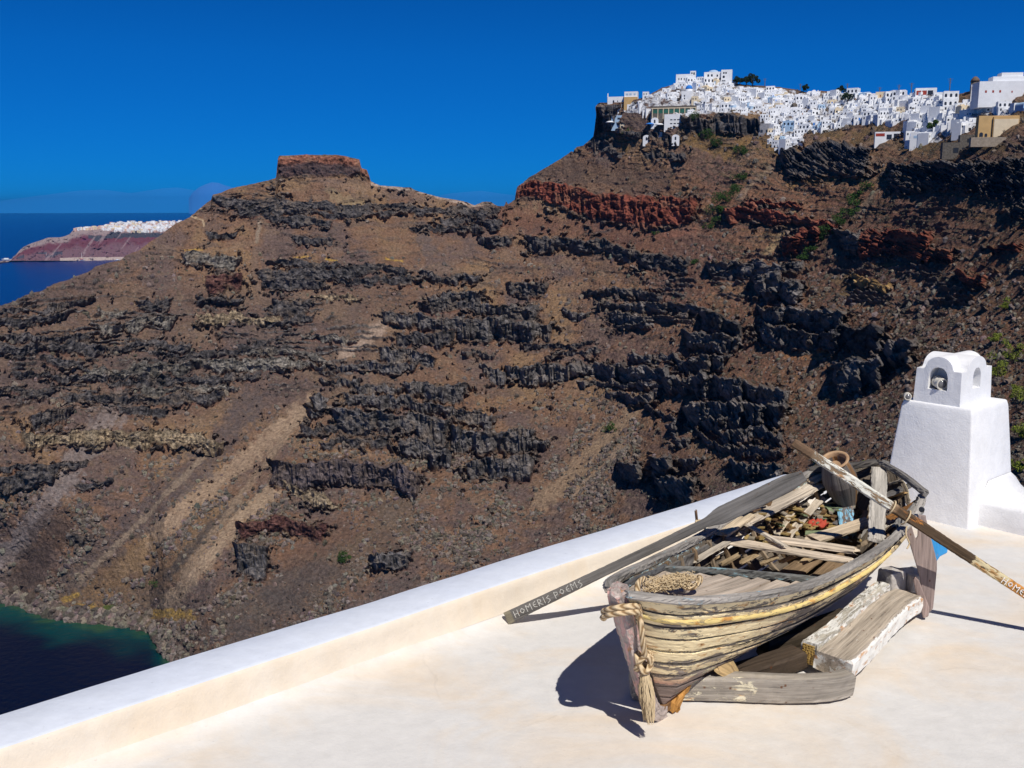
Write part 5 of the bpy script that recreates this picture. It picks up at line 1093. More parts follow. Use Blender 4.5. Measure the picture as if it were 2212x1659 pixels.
def pF(bm): parapet_box(bm, -6, 6, 0, 6, FD, 3.2); bmbox(bm, 2.0, 5.0, 1.5, 5, 3.703, 5.6); return [(-4.6, .9, 1, 1.4, 0), (-2.6, 0, 1.0, 2.2, 0, 1, MBL, 'door'), (-.4, .9, 1, 1.4, 0, 1), (1.8, 0, 1.6, 2.2, 0, 1), (4.4, .9, 1, 1.4, 0)]
def pG(bm):
    parapet_box(bm, -3.4, 3.4, 0, 7, FD, 3.3); bx(bm, -1.2, 2.2, 3.303, 3.2, 4.2, 1.9, .9); bmbox(bm, 1.6, 2.2, 3, 3.6, 3.303, 4.9); return [(-2, .9, 1.4, 1.4, 0, 1), (1.2, 0, 1.8, 2.3, 0, 1)]
def pH(bm):
    for k in range(3): bx(bm, -3.4 + k * 3.4, (k % 2) * 1.2, FD, 3.2, 7, 3.5 + .5 * k - FD, .75)
    return [(-3.4, 0, 1.3, 2.2, 0, 1), (0, .2, 1.1, 2.1, 1.2, 1), (3.4, 0, 1.3, 2.4, 0, 1, MPB, 'door')]
for f_ in (pA, pB, pC, pD, pE, pF, pG, pH): proto(f_)
def copy_thing(o):
    c = o.copy(); COL.objects.link(c)
    for ch in o.children:
        q = ch.copy(); COL.objects.link(q); q.parent = c
    return c
FACE = R(-14)
def put(o, t, x, y, sc_=1.0, rz=None, dy=2.0):
    p = terr_px(t, x, y); o.location = p + Vector((0, dy, 0)); o.scale = (sc_,) * 3; o.rotation_euler = (0, 0, FACE if rz is None else rz); return p
rg = random.Random(77); hs_ = []
ZN = {V1: [(300, 620, "near the left tip of the village"), (620, 860, "left of the blue dome"), (860, 1110, "around the blue dome"), (1110, 1300, "under the summit domed building"), (1300, 1500, "under the square summit tower"), (1500, 1680, "below the tallest skyline tree"), (1680, 1860, "in the village middle")],
      V2: [(-90, 150, "in the hanging lower middle"), (150, 420, "right of the village middle"), (420, 640, "by the mid skyline gap"), (640, 860, "left of the cream house"), (860, 1060, "below the cream house"), (1060, 1290, "below the red fronted cafe"), (1290, 1500, "in the lower right group"), (1500, 1760, "left of the huge building"), (1760, 2300, "below the huge building")]}
def zone(T, x, y):
    z_ = [q[2] for q in ZN[T] if q[0] <= x < q[1]] or ["in the village"]
    return z_[0] + (", upper rows" if y < 350 else ", middle rows" if y < 450 else ", lower rows" if y < 560 else ", lowest rows")
KIND = ["flat white house with blue door", "white two part house", "white barrel vaulted cave house", "two storey white arcaded house", "narrow stair fronted white house", "long low white house", "white house with rooftop vault", "row of white vaulted rooms"]
occ = []
def scatter(T, top, bot, sx, sy, x0, x1, seed):
    y = 170; k = 0
    while y < 840:
        x = x0 + (k % 2) * sx * .5
        while x < x1:
            xx = x + rg.uniform(-.25, .25) * sx; yy = y + rg.uniform(-.3, .3) * sy
            if pl(top, xx) + 22 < yy < pl(bot, xx) - 4 and not any(a <= xx <= b_ and c <= yy <= d_ for a, b_, c, d_ in RES[T]): hs_.append((T, xx, yy))
            x += sx
        y += sy; k += 1
RES = {V1: [(1060, 1420, 170, 235), (700, 1095, 395, 515), (690, 840, 470, 560), (985, 1075, 285, 385)], V2: [(870, 1040, 300, 390), (1600, 2212, 300, 405), (1800, 2212, 500, 740), (1400, 1780, 670, 800)]}
scatter(V1, VT1, VB1, 58, 36, 370, 1840, 1); scatter(V2, VT2, VB2, 64, 38, -60, 2260, 2)
rg.shuffle(hs_); extra_ = hs_[262:]; hs_ = sorted(hs_[:262], key=lambda a: a[2])
used = set()
for T, x, y in hs_:
    k = rg.choice([0, 0, 1, 1, 2, 3, 4, 5, 6, 6, 7]); o = copy_thing(PROT[k]) if k in used else PROT[k]; used.add(k)
    put(o, T, x, y, rg.uniform(.70, 1.08), FACE + rg.choice([0, 0, R(25), R(-22), R(50)]) + rg.uniform(-.12, .12), 1.5)
    o['label'] = KIND[k] + " " + zone(T, x, y); o['category'] = "house"; o['group'] = "white houses of the clifftop village"
byl = {}
for o in list(COL.objects):
    if o.get('group') == "white houses of the clifftop village": byl.setdefault(o['label'], []).append(o)
ORD = ["leftmost", "second from left", "third from left", "fourth from left", "fifth from left", "sixth from left", "seventh from left", "eighth from left", "ninth from left", "tenth from left"]
for lb, os_ in byl.items():
    if len(os_) > 1:
        for i_, o in enumerate(sorted(os_, key=lambda q: math.atan2(q.location.x, q.location.y))): o['label'] = lb + ", " + ORD[min(i_, 9)]
for o in [q for os_ in byl.values() for q in os_]:
    if rg.random() < .13 and len(o["label"].split()) < 16:
        mt = rg.choice([MCR, MCR, MPB]); o.material_slots[0].link = 'OBJECT'; o.material_slots[0].material = mt; o['label'] = o['label'].replace("white", "cream" if mt is MCR else "pale blue", 1)
for os_ in byl.values():
    for o in os_:
        if len(o['label'].split()) > 16: o['label'] = o['label'].replace(' middle rows', ' mid rows').replace(', second', ' second').replace('in the lower right group', 'lower right group').replace('right of the village middle', 'right of village middle').replace('around the blue dome', 'around blue dome').replace('by the mid skyline gap', 'by mid skyline gap').replace('below the red fronted cafe', 'below red cafe').replace('under the square summit tower', 'under summit tower').replace('near the left tip of the village', 'near left village tip').replace('white barrel vaulted', 'white vaulted').replace('below the tallest skyline tree', 'below tallest tree')
        if len(o['label'].split()) > 16: o['label'] = o['label'].replace('in the hanging lower middle', 'in lower middle').replace('under the summit domed building', 'under summit dome')
bm = bmesh.new()
for T, x, y in extra_ + [(T, x + rg.uniform(-28, 28), y + rg.uniform(-16, 20)) for T, x, y in hs_ for _ in range(2)]:
    p = terr_px(T, x, y) + Vector((0, 1.0, 0)); a = FACE + rg.choice([0, 0, .4, -.4]) + rg.uniform(-.1, .1); ca, sa = math.cos(a), math.sin(a); w_, h_ = rg.uniform(1.5, 3.4), rg.uniform(1.2, 3.6)
    bmbox(bm, -w_, w_, 0, 4, -5, h_, lambda u_, v_, z_: p + Vector((u_ * ca - v_ * sa, u_ * sa + v_ * ca, z_)))
    if rg.random() < .5: bmbox(bm, -w_ * .3, w_ * .3, -.08, .1, .1, h_ * .6, lambda u_, v_, z_: p + Vector((u_ * ca - v_ * sa, u_ * sa + v_ * ca, z_)), 1)
o = link_mesh("village_annexes", bm, [MW, MDK]); tag(o, "white walls, terraces and small annexes filling the gaps between the village houses", "village", kind='stuff')
for k in range(8):
    if k not in used: bpy.data.objects.remove(PROT[k])
# ---- buildings one can tell apart
def px2m(T, x, y, n_): return n_ / T[2] * F * (terr_px(T, x, y) - Vector((0, 0, H))).length / FPX
def building(name, T, x0, x1, yb, ht, dep, label, cat, mat=MW, wins=(), rz=None, blocks=(), lift=0.0, wmat=None, fnd=9):
    xm = (x0 + x1) / 2; k = px2m(T, xm, yb, 1.0); e = empty(name, terr_px(T, xm, yb) + Vector((0, .5, lift)), FACE if rz is None else rz); tag(e, label, cat)
    bm = bmesh.new(); w_ = (x1 - x0) * k; h_ = ht * k; parapet_box(bm, -w_ / 2, w_ / 2, 0, dep, -fnd, h_)
    for a, b_, z0, z1, d0, d1 in blocks: bmbox(bm, (a - xm) * k, (b_ - xm) * k, d0, d1, z0 * k + .003, z1 * k)
    bd = hmesh('walls', bm, mat, e)
    for wv_ in wins:
        wx_, wz_, ww, wh = wv_[:4]; winp(e, (wx_ - xm) * k, wz_ * k, ww * k, wh * k, wv_[6] if len(wv_) > 6 else 0, wv_[4] if len(wv_) > 4 else 0, wv_[5] if len(wv_) > 5 else wmat)
    return e, k, xm
e, k, xm = building('chapel', V1, 300, 440, 405, 48, 6, "lone white chapel with a thin bell gable on the far left tip of the cliff", "chapel", wins=[(352, 2, 14, 22, 1), (388, 10, 8, 10)], blocks=[(298, 306, 0, 82, .2, 1.2)])
e, k, xm = building('house', V1, 452, 566, 405, 90, 7, "white topped house on an ochre stone base beside the lone chapel", "house", wins=[(475, 64, 22, 16, 0, MPB), (505, 64, 20, 16, 0, MPB), (540, 64, 16, 16, 0, MPB)], blocks=[(450, 568, -10, 52, -.4, 6)])
bm = bmesh.new(); bmbox(bm, -58 * k, 58 * k, -.8, -.41, -9, 50 * k); hmesh('stone_base', bm, MOC, e)
e, k, xm = building('summit_hotel', V1, 1180, 1330, 200, 62, 12, "white summit building with a flat blue dome on the village skyline", "hotel", wins=[(1215, 30, 14, 18), (1245, 30, 14, 18), (1290, 28, 12, 16), (1200, 2, 18, 20, 1), (1270, 2, 40, 14), (1315, 2, 18, 18, 1)])
lathe("blue_dome", [(r_ * 45 * k, (62 + z * 26) * k) for r_, z in [(1, 0), (.98, .25), (.9, .5), (.7, .78), (.4, .95), (.05, 1.0)]], e.matrix_world @ Matrix.Translation((45 * k * .0, 5, 0)), MPB, e)
e, k, xm = building('summit_tower', V1, 1330, 1420, 230, 100, 9, "tall white square building at the right end of the village summit", "building", wins=[(1352, 72, 12, 14), (1370, 72, 12, 14), (1352, 38, 18, 20, 1), (1352, 5, 30, 14)])
e, k, xm = building('long_white_building', V1, 920, 1060, 215, 62, 8, "long white building with a rounded end left of the summit", "building", wins=[(945, 20, 8, 16), (965, 20, 8, 16), (990, 16, 8, 18), (1012, 16, 8, 18), (1030, 16, 8, 18)])
e, k, xm = building('bell_tower', V1, 1046, 1092, 205, 72, 4, "white open bell tower on the village skyline left of the dome", "bell tower", wins=[(1060, 46, 12, 20, 1), (1078, 46, 12, 20, 1)])
e, k, xm = building('church', V1, 975, 1070, 380, 70, 9, "white church with a bright blue dome in the left of the village", "church", wins=[(1000, 30, 10, 14, 1), (1000, 8, 10, 14, 1)])
DM = e.matrix_world @ Matrix.Translation((10 * k, 5, 0))
lathe("drum", [(30 * k, 60 * k), (30 * k, 96 * k), (26 * k, 97 * k)], DM, MW, e, 24); lathe("dome", [(31 * k * math.cos(a), (96 + 34 * math.sin(a)) * k) for a in np.linspace(0, 1.5, 9)], DM, MBL, e, 24)
e, k, xm = building('terrace_restaurant', V1, 705, 1090, 505, 62, 6, "long stone walled terrace building with green shaded bays under the blue dome", "restaurant", mat=MSTN, wins=[(740 + j * 46, 8, 36, 30, 0, MGN) for j in range(8)], blocks=())
bm = bmesh.new(); 
for j in range(9): bmbox(bm, (716 + j * 46 - 897) * k - .25, (716 + j * 46 - 897) * k + .25, -.35, -.03, -4, 46 * k)
bmbox(bm, -190 * k, 190 * k, -.35, -.03, 46 * k + .003, 52 * k); hmesh('colonnade', bm, MCR, e)
e, k, xm = building('blue_taverna', V1, 690, 812, 540, 66, 6, "white building with bright blue shaded balconies below the stone terrace", "taverna", wins=[(722, 40, 46, 18, 1, MBL), (784, 40, 40, 18, 1, MDK), (722, 8, 46, 20, 0, MBL), (784, 8, 40, 20, 0, MDK)])
e, k, xm = building('hotel_block', V1, 820, 968, 655, 130, 8, "tall stepped white hotel block standing alone on the dark slope", "hotel", wins=[(880 + a * 30, 20 + b_ * 32, 20, 9) for a in range(3) for b_ in range(3)], blocks=[(940, 1005, 70, 118, 2, 9)])
for j, (x, y, lab) in enumerate([(660, 757, "lowest left white cave chapel on the dark terraces"), (757, 705, "middle white cave chapel on the dark terraces"), (915, 750, "right white cave chapel on the dark terraces"), (737, 602, "topmost white cave chapel above the parasols on the dark terraces")]):
    k = px2m(V1, x, y, 1); e = empty('cave_chapel', terr_px(V1, x, y), FACE); tag(e, lab, "cave chapel", "small white cave chapels")
    bm = bmesh.new(); bx(bm, 0, -1.2, -4, 62 * k, 4, 54 * k + 4, .7); hmesh('front', bm, MW, e); winp(e, 0, 8 * k, 14 * k, 28 * k, -1.2, 1, MDK, 'door')
for x, y, m_, lab in [(690, 620, MBL, "blue and white striped parasol on the dark terraces"), (782, 625, MW, "plain white parasol right of the blue one"), (318, 600, MW, "white parasol at the left cliff edge terrace")]:
    k = px2m(V1, x, y, 1); p = terr_px(V1, x, y); e = empty('parasol', p, 0); tag(e, lab, "parasol", "parasols on the terraces")
    lathe("pole", [(.08, 0), (.08, 22 * k)], Matrix.Translation(p + Vector((0, -1, 0))), MW, e, 6); lathe("canopy", [(44 * k, 12 * k), (30 * k, 20 * k), (14 * k, 25 * k), (.1, 27 * k)], Matrix.Translation(p + Vector((0, -1, 0))), m_, e, 14)
for x0, x1, y, lab in [(345, 500, 560, "pale terrace house with posts at the left cliff edge"), (420, 485, 632, "cream hut on the dark left terraces")]:
    building('terrace_house', V1, x0, x1, y, 34, 5, lab, "house", mat=MPB if x1 == 500 else MCR, wins=[((x0 + x1) / 2 - 14, 4, 22, 16), ((x0 + x1) / 2 + 18, 4, 18, 16)])
e, k, xm = building('great_house', V2, 1845, 2300, 392, 150, 14, "huge plain white building at the far right skyline with square red windows", "building", mat=MW, fnd=3, wins=[(1897, 70, 14, 18, 0, MRD), (1950, 70, 14, 18, 0, MRD), (2002, 70, 14, 18, 0, MRD), (2090, 68, 10, 14, 0, MRD), (2190, 36, 26, 40, 1, MTW)], rz=R(-8), blocks=[(1955, 2212, 150, 196, 3, 12), (2020, 2180, 196, 226, 4, 12)])
e, k, xm = building('cream_wall_house', V2, 1740, 1846, 392, 118, 9, "white house with a cream brick upper wall left of the huge building", "house", wins=[(1790, 82, 92, 26, 0, MOC)], rz=R(-30))
mp_ = terr_px(V2, 1800, 300); k = px2m(V2, 1800, 300, 1); e = empty('windmill', mp_, 0); tag(e, "round stone windmill tower with a thatched cone roof on the far right skyline", "windmill")
WMX = Matrix.Translation(mp_ + Vector((0, 6, 60 * k))); lathe("tower", [(36 * k, -80 * k), (33 * k, 24 * k)], WMX, MSTN, e, 20); lathe("roof", [(37 * k, 24 * k), (30 * k, 42 * k), (14 * k, 60 * k), (.05, 66 * k)], WMX, flat_mat("thatch", (.16, .11, .08), .3, .8), e, 20)
building('cream_house', V2, 888, 1028, 384, 52, 7, "cream house with a small window on the ridge behind the village", "house", mat=MCR, wins=[(925, 16, 12, 18, 0, MTW), (972, 14, 16, 22, 0, MTW)], rz=R(-20))
building('red_fronted_cafe', V2, 1250, 1410, 345, 54, 7, "ridge house with a dark red shaded front", "cafe", wins=[(1275, 6, 36, 34, 0, MRD), (1318, 6, 34, 34, 0, MRD), (1362, 6, 40, 34, 0, MDK)])
e, k, xm = building('ochre_retaining_wall', V2, 1815, 2115, 712, 160, 5, "ochre and cream retaining wall with dark arches at the far right of the village", "wall", mat=MOC, wins=[(1840, 6, 28, 34, 1), (1876, 6, 20, 26, 1), (2040, 4, 34, 36, 1), (2075, 4, 24, 20, 1)], fnd=3, rz=R(-8), blocks=[(1920, 2112, -20, 158, -1.2, -.02)])
for o in e.children:
    if o.name.startswith('window') and o.location.x > 0: o.location.y = -1.2
bm = bmesh.new(); bmbox(bm, (1925 - xm) * k, (2105 - xm) * k, -1.45, -1.205, 0, 140 * k); hmesh('cream_panel', bm, MCR, e)
building('dark_stone_house', V2, 1500, 1745, 870, 84, 7, "dark stone house with pale blue upper room on the right slope", "house", mat=MSTN, fnd=3, wins=[(1600, 10, 40, 40), (1660, 10, 30, 40), (1700, 90, 36, 30)], blocks=[(1625, 1760, 84, 150, .2, 6)])
building('pale_stone_wall', V2, 1770, 2200, 775, 44, 3, "long low tan stone wall below the ochre arches", "wall", mat=flat_mat("tan_stone", (.30, .25, .20), .25, 1.0), fnd=1.5, rz=R(-6))
building('red_awning_house', V2, 890, 1110, 755, 60, 6, "small house group with a red awning below the main village", "house", mat=MW, wins=[(930, 30, 70, 24, 0, MRD), (1050, 6, 30, 44), (1085, 6, 26, 44), (1000, 4, 40, 40)], blocks=[(1110, 1132, 0, 120, 0, 5)])
building('white_pool_hotel', V2, 1200, 1420, 785, 90, 8, "white hotel front with turquoise doors in the lower right group", "hotel", wins=[(1270, 4, 24, 26, 0, MPB), (1300, 4, 36, 36), (1240, 50, 26, 20, 0, MPB), (1340, 52, 40, 24, 0, MGN)], rz=R(-28))
building('grey_stone_building', V1, 1665, 1765, 700, 90, 6, "grey stone building at the lower edge of the main village", "building", mat=flat_mat("grey_stone", (.26, .26, .28), .3, .9), wins=[(1690, 20, 20, 24), (1735, 20, 20, 24)])
# thin masts on the ridge
def mast(T, x, y, n_, lab):
    p = terr_px(T, x, y); k = px2m(T, x, y, 1); e = empty('radio_mast', p, 0); tag(e, lab, "mast", "masts on the ridge")
    bm = bmesh.new(); bmbox(bm, -.22, .22, -.22, .22, 0, n_ * k)
    hmesh('pole', bm, MSTN, e); bm = bmesh.new()
    for j in range(3): bmbox(bm, -.22 - 1.6 * (1 - j * .25), .22 + 1.6 * (1 - j * .25), -.1, .1, n_ * k * (.94 - j * .12), n_ * k * (.955 - j * .12))
    hmesh('crossarms', bm, MSTN, e)
for a in [(V2, 1080, 330, 78, "dark mast behind the white house mid ridge, short"), (V2, 1195, 330, 92, "dark mast left of the red fronted cafe"), (V2, 1540, 320, 118, "tallest dark mast, right part of the ridge"), (V2, 612, 340, 90, "thick dark mast beside the gap in the skyline"), (V1, 1715, 262, 66, "dark mast on the ridge right of the summit trees"), (V1, 2040, 285, 56, "dark mast on the ridge near the palm"), (V2, 908, 330, 62, "thin mast above the cream house")]: mast(*a)

# ---- leaves: trees on the ridge and bushes
m_leafd = flat_mat("dark_foliage", (.022, .040, .016), .5, 1.5); m_leafy = flat_mat("yellow_green_leaves", (.20, .24, .035), .35, 6); m_leafg = flat_mat("green_scrub", (.035, .075, .014), .5, 1.0); m_twig = flat_mat("twig_brown", (.09, .065, .045), .3, 4); m_dry = flat_mat("dry_scrub", (.11, .095, .07), .4, 1.2)
def leaf_cloud(n_, shape, size, seed):
    r_ = np.random.default_rng(seed); P_ = shape(r_, n_); a = r_.normal(size=(n_, 3)); a /= np.linalg.norm(a, axis=1, keepdims=True); b_ = np.cross(a, r_.normal(size=(n_, 3))); b_ /= np.linalg.norm(b_, axis=1, keepdims=True)
    s_ = size * r_.uniform(.6, 1.3, (n_, 1)); V_ = np.stack([P_ - a * s_, P_ + b_ * s_ * .55, P_ + a * s_, P_ - b_ * s_ * .55], 1).reshape(-1, 3); return V_, np.arange(n_ * 4).reshape(-1, 4)
def clump(nc, rx, rz_, squash=1.0):
    def f(r_, n_):
        c = r_.normal(size=(nc, 3)) * np.array([rx, rx, rz_]) * .42; c[:, 2] = np.abs(c[:, 2]) + rz_ * .25; sz = r_.uniform(.22, .5, nc) * rx
        i = r_.integers(0, nc, n_); d = r_.normal(size=(n_, 3)); d /= np.linalg.norm(d, axis=1, keepdims=True); return c[i] + d * (sz[i] * r_.uniform(.55, 1.05, n_))[:, None] * np.array([1, 1, .8])
    return f
def bush(name, p, rx, rz_, n_, size, mat, lab, cat, seed, group=None, trunk=0.0, nc=9):
    e = empty(name, p, 0); tag(e, lab, cat, group); V_, F_ = leaf_cloud(n_, clump(nc, rx, rz_), size, seed); V_[:, 2] += trunk
    o = mesh_np("foliage", V_, F_, mat); o.parent = e
    bm = bmesh.new(); r2 = random.Random(seed)
    for j in range(5):
        q = Vector((r2.uniform(-.5, .5) * rx, r2.uniform(-.5, .5) * rx, trunk + rz_ * .8)); M = aim(Vector((0, 0, 0)), q); L_ = q.length; rr2 = .05 * rx
        vs = [[bm.verts.new(M @ Vector((rr2 * s_ * math.cos(a), rr2 * s_ * math.sin(a), L_ * t_))) for a in (0, 2.1, 4.2)] for t_, s_ in ((0, 1), (1, .3))]
        for a in range(3): bm.faces.new([vs[0][a], vs[0][(a + 1) % 3], vs[1][(a + 1) % 3], vs[1][a]])
    hmesh("branches" if trunk < 1 else "trunk", bm, m_twig, e); return e
for j, (T, x, y, rx, rz_, lab) in enumerate([(V1, 1455, 240, 3.5, 2.5, "leftmost dark round tree right of the summit tower"), (V1, 1495, 238, 4, 3.5, "dark tree second from the summit tower"), (V1, 1550, 240, 4.5, 4, "dark tree left beside the tallest summit tree"), (V1, 1605, 245, 6, 5.5, "tallest darkest tree on the village skyline"), (V2, 550, 345, 4, 5, "dark bushy tree on the skyline in the middle of the village"), (V1, 2090, 300, 3, 3.5, "dark palm like tree on the skyline beside cream house"), (V2, 625, 400, 7, 4, "dark tree in the gap behind the village houses"), (V2, 1380, 660, 5, 5, "bright green tree among the lower right houses")]):
    bush('tree', terr_px(T, x, y), rx, rz_, 1500, .55, m_leafd if j < 7 else m_leafg, lab, "tree", 100 + j, "trees among the village", trunk=1.5)
def bushes(lst):
    for j, (T, x, y, rx, rz_, n_, lab) in enumerate(lst): bush('shrub', terr_px(T, x, y), rx, rz_, n_, .45, m_leafg if 'green' in lab else m_leafd, lab, "shrub", 200 + j, "green shrubs on the cliffs")
bushes([(T4,150,480,9,9,1600,"big dark green shrub left of the red cliff band"),(T4,200,400,8,7,1300,"dark green shrub above the biggest shrub"),(T4,250,330,6,5,900,"small green shrub highest of the left group"),(T4,290,255,6,4,900,"green shrub below the village crag, left"),(T4,130,530,6,4,700,"low green shrub at the foot of the dark group"),(T4,80,560,5,3,600,"pale green shrub left of the red cliff end"),
 (T4,1080,370,5,5,900,"green shrub at the top of the gully strip"),(T4,1060,440,6,6,1000,"green shrub second in the gully strip"),(T4,1020,500,5,5,800,"green shrub third in the gully strip"),(T4,960,560,6,5,900,"green shrub in the middle of the gully strip"),(T4,890,630,7,5,1000,"green shrub beside the pale scree in the gully"),(T4,840,660,5,4,700,"green shrub lower in the gully strip"),(T4,760,740,6,5,900,"green shrub near the foot of the gully strip"),(T4,725,790,4,4,600,"green shrub at the very foot of the gully"),
 (T4,310,75,5,4,700,"green shrub under the village edge"),(T4,130,30,4,5,600,"thin green shrub just below the houses"),(V1,1060,560,9,5,900,"dark green shrub under the white terrace edge"),(V1,1200,715,8,6,900,"dark green shrub at the foot of the crag"),(V1,1275,820,6,8,900,"dark green upright shrub on the ochre slope"),(V1,1510,870,9,6,900,"green shrub patch lower on the ochre slope"),(V1,450,690,7,4,600,"yellow green shrub at the left headland"),(T4,1160,310,6,3,600,"green shrub right of the gully top"),
 (P6,680,380*1.0,3,2,300,"tiny green shrub under the long red cliff"),(P6,840,505,3,3,400,"green shrub on the grey ledge mid slope"),(T3,915,1115,6,3,500,"single round green shrub on the wide scree slope"),(P7,1430,800,5,4,500,"dark green shrub on the stony slope above the parapet"),(P7,640,900,5,2,350,"green shrub on the dark scree near the shore")])
# near bushes with yellow-green leaves
for j, (X, Y, r_, lab) in enumerate([(2170,650,2.2,"yellow green bush highest at the right edge"),(2185,760,3.2,"large yellow green bush behind the chimney top"),(2155,800,2.4,"yellow green bush just right of the chimney cap"),(2200,850,2.6,"yellow green bush at the right edge mid height"),(2150,720,1.8,"small yellow green bush above the chimney"),(2205,930,2.6,"yellow green bush low at the right edge beside chimney"),(2205,1000,1.8,"lowest yellow green bush right of the chimney"),(1760,985,1.6,"yellow green bush behind the tip of the oar"),(1855,992,1.5,"yellow green bush behind the clay jar"),(2140,910,1.6,"pale bush peeping past the chimney shoulder")]):
    p = terr(X * S2, (Y + 18) * S2); bush('bush', p, r_ * 1.3, r_ * 1.6, 1500, .20, m_leafy, lab, "bush", 300 + j, "yellow green bushes at the right", nc=12)
# ---- rubble, boulders and dry scrub that nobody could count
def rocks(name, cand, n_, smin, smax, mat, seed, label, cat):
    r_ = np.random.default_rng(seed); ico = [(0,0,1),(.89,0,.45),(.28,.85,.45),(-.72,.53,.45),(-.72,-.53,.45),(.28,-.85,.45),(.72,.53,-.45),(-.28,.85,-.45),(-.89,0,-.45),(-.28,-.85,-.45),(.72,-.53,-.45),(0,0,-1)]
    fc = np.array([(0,1,2),(0,2,3),(0,3,4),(0,4,5),(0,5,1),(1,6,2),(2,7,3),(3,8,4),(4,9,5),(5,10,1),(2,6,7),(3,7,8),(4,8,9),(5,9,10),(1,10,6),(6,11,7),(7,11,8),(8,11,9),(9,11,10),(10,11,6)])
    idx = r_.choice(len(cand), n_, p=cand[:, 2] / cand[:, 2].sum()); q = cand[idx]; C0_ = P[q[:, 0].astype(int), q[:, 1].astype(int)]
    s_ = smin * (smax / smin) ** (r_.random(n_) ** 2.2); s_ = s_ * np.clip(np.linalg.norm(C0_, axis=1) / 500, .45, 1.6)
    V_ = np.array(ico)[None] * r_.uniform(.6, 1.25, (n_, 12, 1)) * s_[:, None, None] * r_.uniform(.6, 1.2, (n_, 1, 3)) + C0_[:, None] + np.array([0, 0, .1]) * s_[:, None, None]
    F_ = (fc[None] + (np.arange(n_) * 12)[:, None, None]).reshape(-1, 3)
    c = np.repeat(r_.uniform(.5, 1.5, (n_, 1)) * np.array([.19, .155, .13]) * (1 + r_.normal(size=(n_, 3)) * .05), 12, 0)
    o = mesh_np(name, V_.reshape(-1, 3), F_, mat, False, c); tag(o, label, cat, kind='stuff'); return o
iy, ix_ = np.mgrid[0:NR:2, 0:NC:2]; gxs = GX[::2, ::2]; gys = GY[::2, ::2]; ok = (rock2[::2, ::2] < .3) & (uwd[::2, ::2] <= 0)
def cand(wt): m = ok & (wt > .01); return np.stack([iy[m], ix_[m], wt[m]], 1).astype(float)
big = (1 - STK[::2, ::2]) ** 3 * (sstep(470, 560, gys + .15 * gxs) * (gxs < 640) * sstep(-.2, .3, fA[::2, ::2] + .5 * fB[::2, ::2]) + .04)
rocks("rubble", cand(big * (gys > 250)), 26000, .4, 1.8, m_rock, 5, "grey rubble and boulders strewn over the slopes", "rubble")
shw = np.exp(-((gys - pl(SHORE, gxs) + 4) / 7) ** 2) * (gxs < 300)
rocks("shore_boulders", cand(shw + 1e-6 * 0), 5000, .6, 3.0, m_rock, 6, "dark boulders along the waterline", "boulders")
rw = sstep(700, 900, gxs) * sstep(250, 330, gys) + .15 * sstep(560, 700, gxs)
rocks("hillside_boulders", cand(rw), 14000, .22, 2.0, m_rock, 7, "grey boulders scattered on the right hillside", "boulders")
r_ = np.random.default_rng(9); cs = cand(sstep(600, 720, gxs) * sstep(0, .3, fB[::2, ::2] + .15) * sstep(95, 140, gys)); idx = r_.choice(len(cs), 5200, p=cs[:, 2] / cs[:, 2].sum()); C0_ = P[cs[idx, 0].astype(int), cs[idx, 1].astype(int)]
sz = r_.uniform(.5, 1.5, len(C0_)) * np.clip(np.linalg.norm(C0_, axis=1) / 600, .3, 1.3); nl = 26; d = r_.normal(size=(len(C0_), nl, 3)); d /= np.linalg.norm(d, axis=2, keepdims=True); d[..., 2] = np.abs(d[..., 2]) * .8
Pc = (C0_[:, None] + d * sz[:, None, None] * r_.uniform(.6, 1.1, (len(C0_), nl, 1))).reshape(-1, 3); ls = np.repeat(sz, nl)[:, None] * .28; a = r_.normal(size=Pc.shape); a /= np.linalg.norm(a, axis=1, keepdims=True); b_ = np.cross(a, r_.normal(size=Pc.shape)); b_ /= np.linalg.norm(b_, axis=1, keepdims=True)
V_ = np.stack([Pc - a * ls, Pc + b_ * ls * .6, Pc + a * ls, Pc - b_ * ls * .6], 1).reshape(-1, 3)
tag(mesh_np("dry_scrub", V_, np.arange(len(V_)).reshape(-1, 4), m_dry), "low dry grey brown scrub dotted over the right slopes", "scrub", kind='stuff')

# ================================================================== THE FAR HEADLAND, BOATS AND HORIZON
Z6 = (0, 450, 4.424)
HS = cv(Z6, [(-1200,850),(-60,846),(90,838),(118,818),(140,790),(185,745),(210,715),(250,678),(330,640),(420,610),(520,575),(650,572),(700,560),(750,540),(790,495),(860,478),(1000,462),(1120,455),(1220,418),(1300,408),(1500,412),(1700,406),(1900,404),(2300,400),(3400,420)])
hx = np.linspace(-20, 320, 420); hy0 = pl(HS, hx); hyb = cv(Z6, [(0, 812)])[0][1]; nr = 110; tv = np.linspace(0, 1, nr)
HX = np.repeat(hx[None], nr, 0); HY = hy0[None] + (hyb + 1.2 - hy0)[None] * tv[:, None]; dsh = rays(hx, hx * 0 + hyb); r0 = float((SEA - H) / dsh[200, 2] * np.hypot(dsh[200, 0], dsh[200, 1]))
hr = r0 + (hyb - HY) * 17 + fbm(HX / 9, HY / 9, 4, 3) * 60 + fbm(HX / 2.4, HY / 2, 3, 5) * 22; HP = at_r(HX, HY, hr)
bk = []
for q_, z_ in ((60, 4), (250, 15), (700, 60), (1300, 260)): p = at_r(hx, hy0, hr[0] + q_); p[:, 2] = np.maximum(HP[0, :, 2] - z_, SEA - 5); bk.append(p)
ht = (HY - hy0[None]) / np.maximum(hyb - hy0[None], 1); hn = fbm(HX / 7, HY / 4, 4, 8); hc = np.array([.15, .050, .065]) * np.ones(HX.shape + (3,))
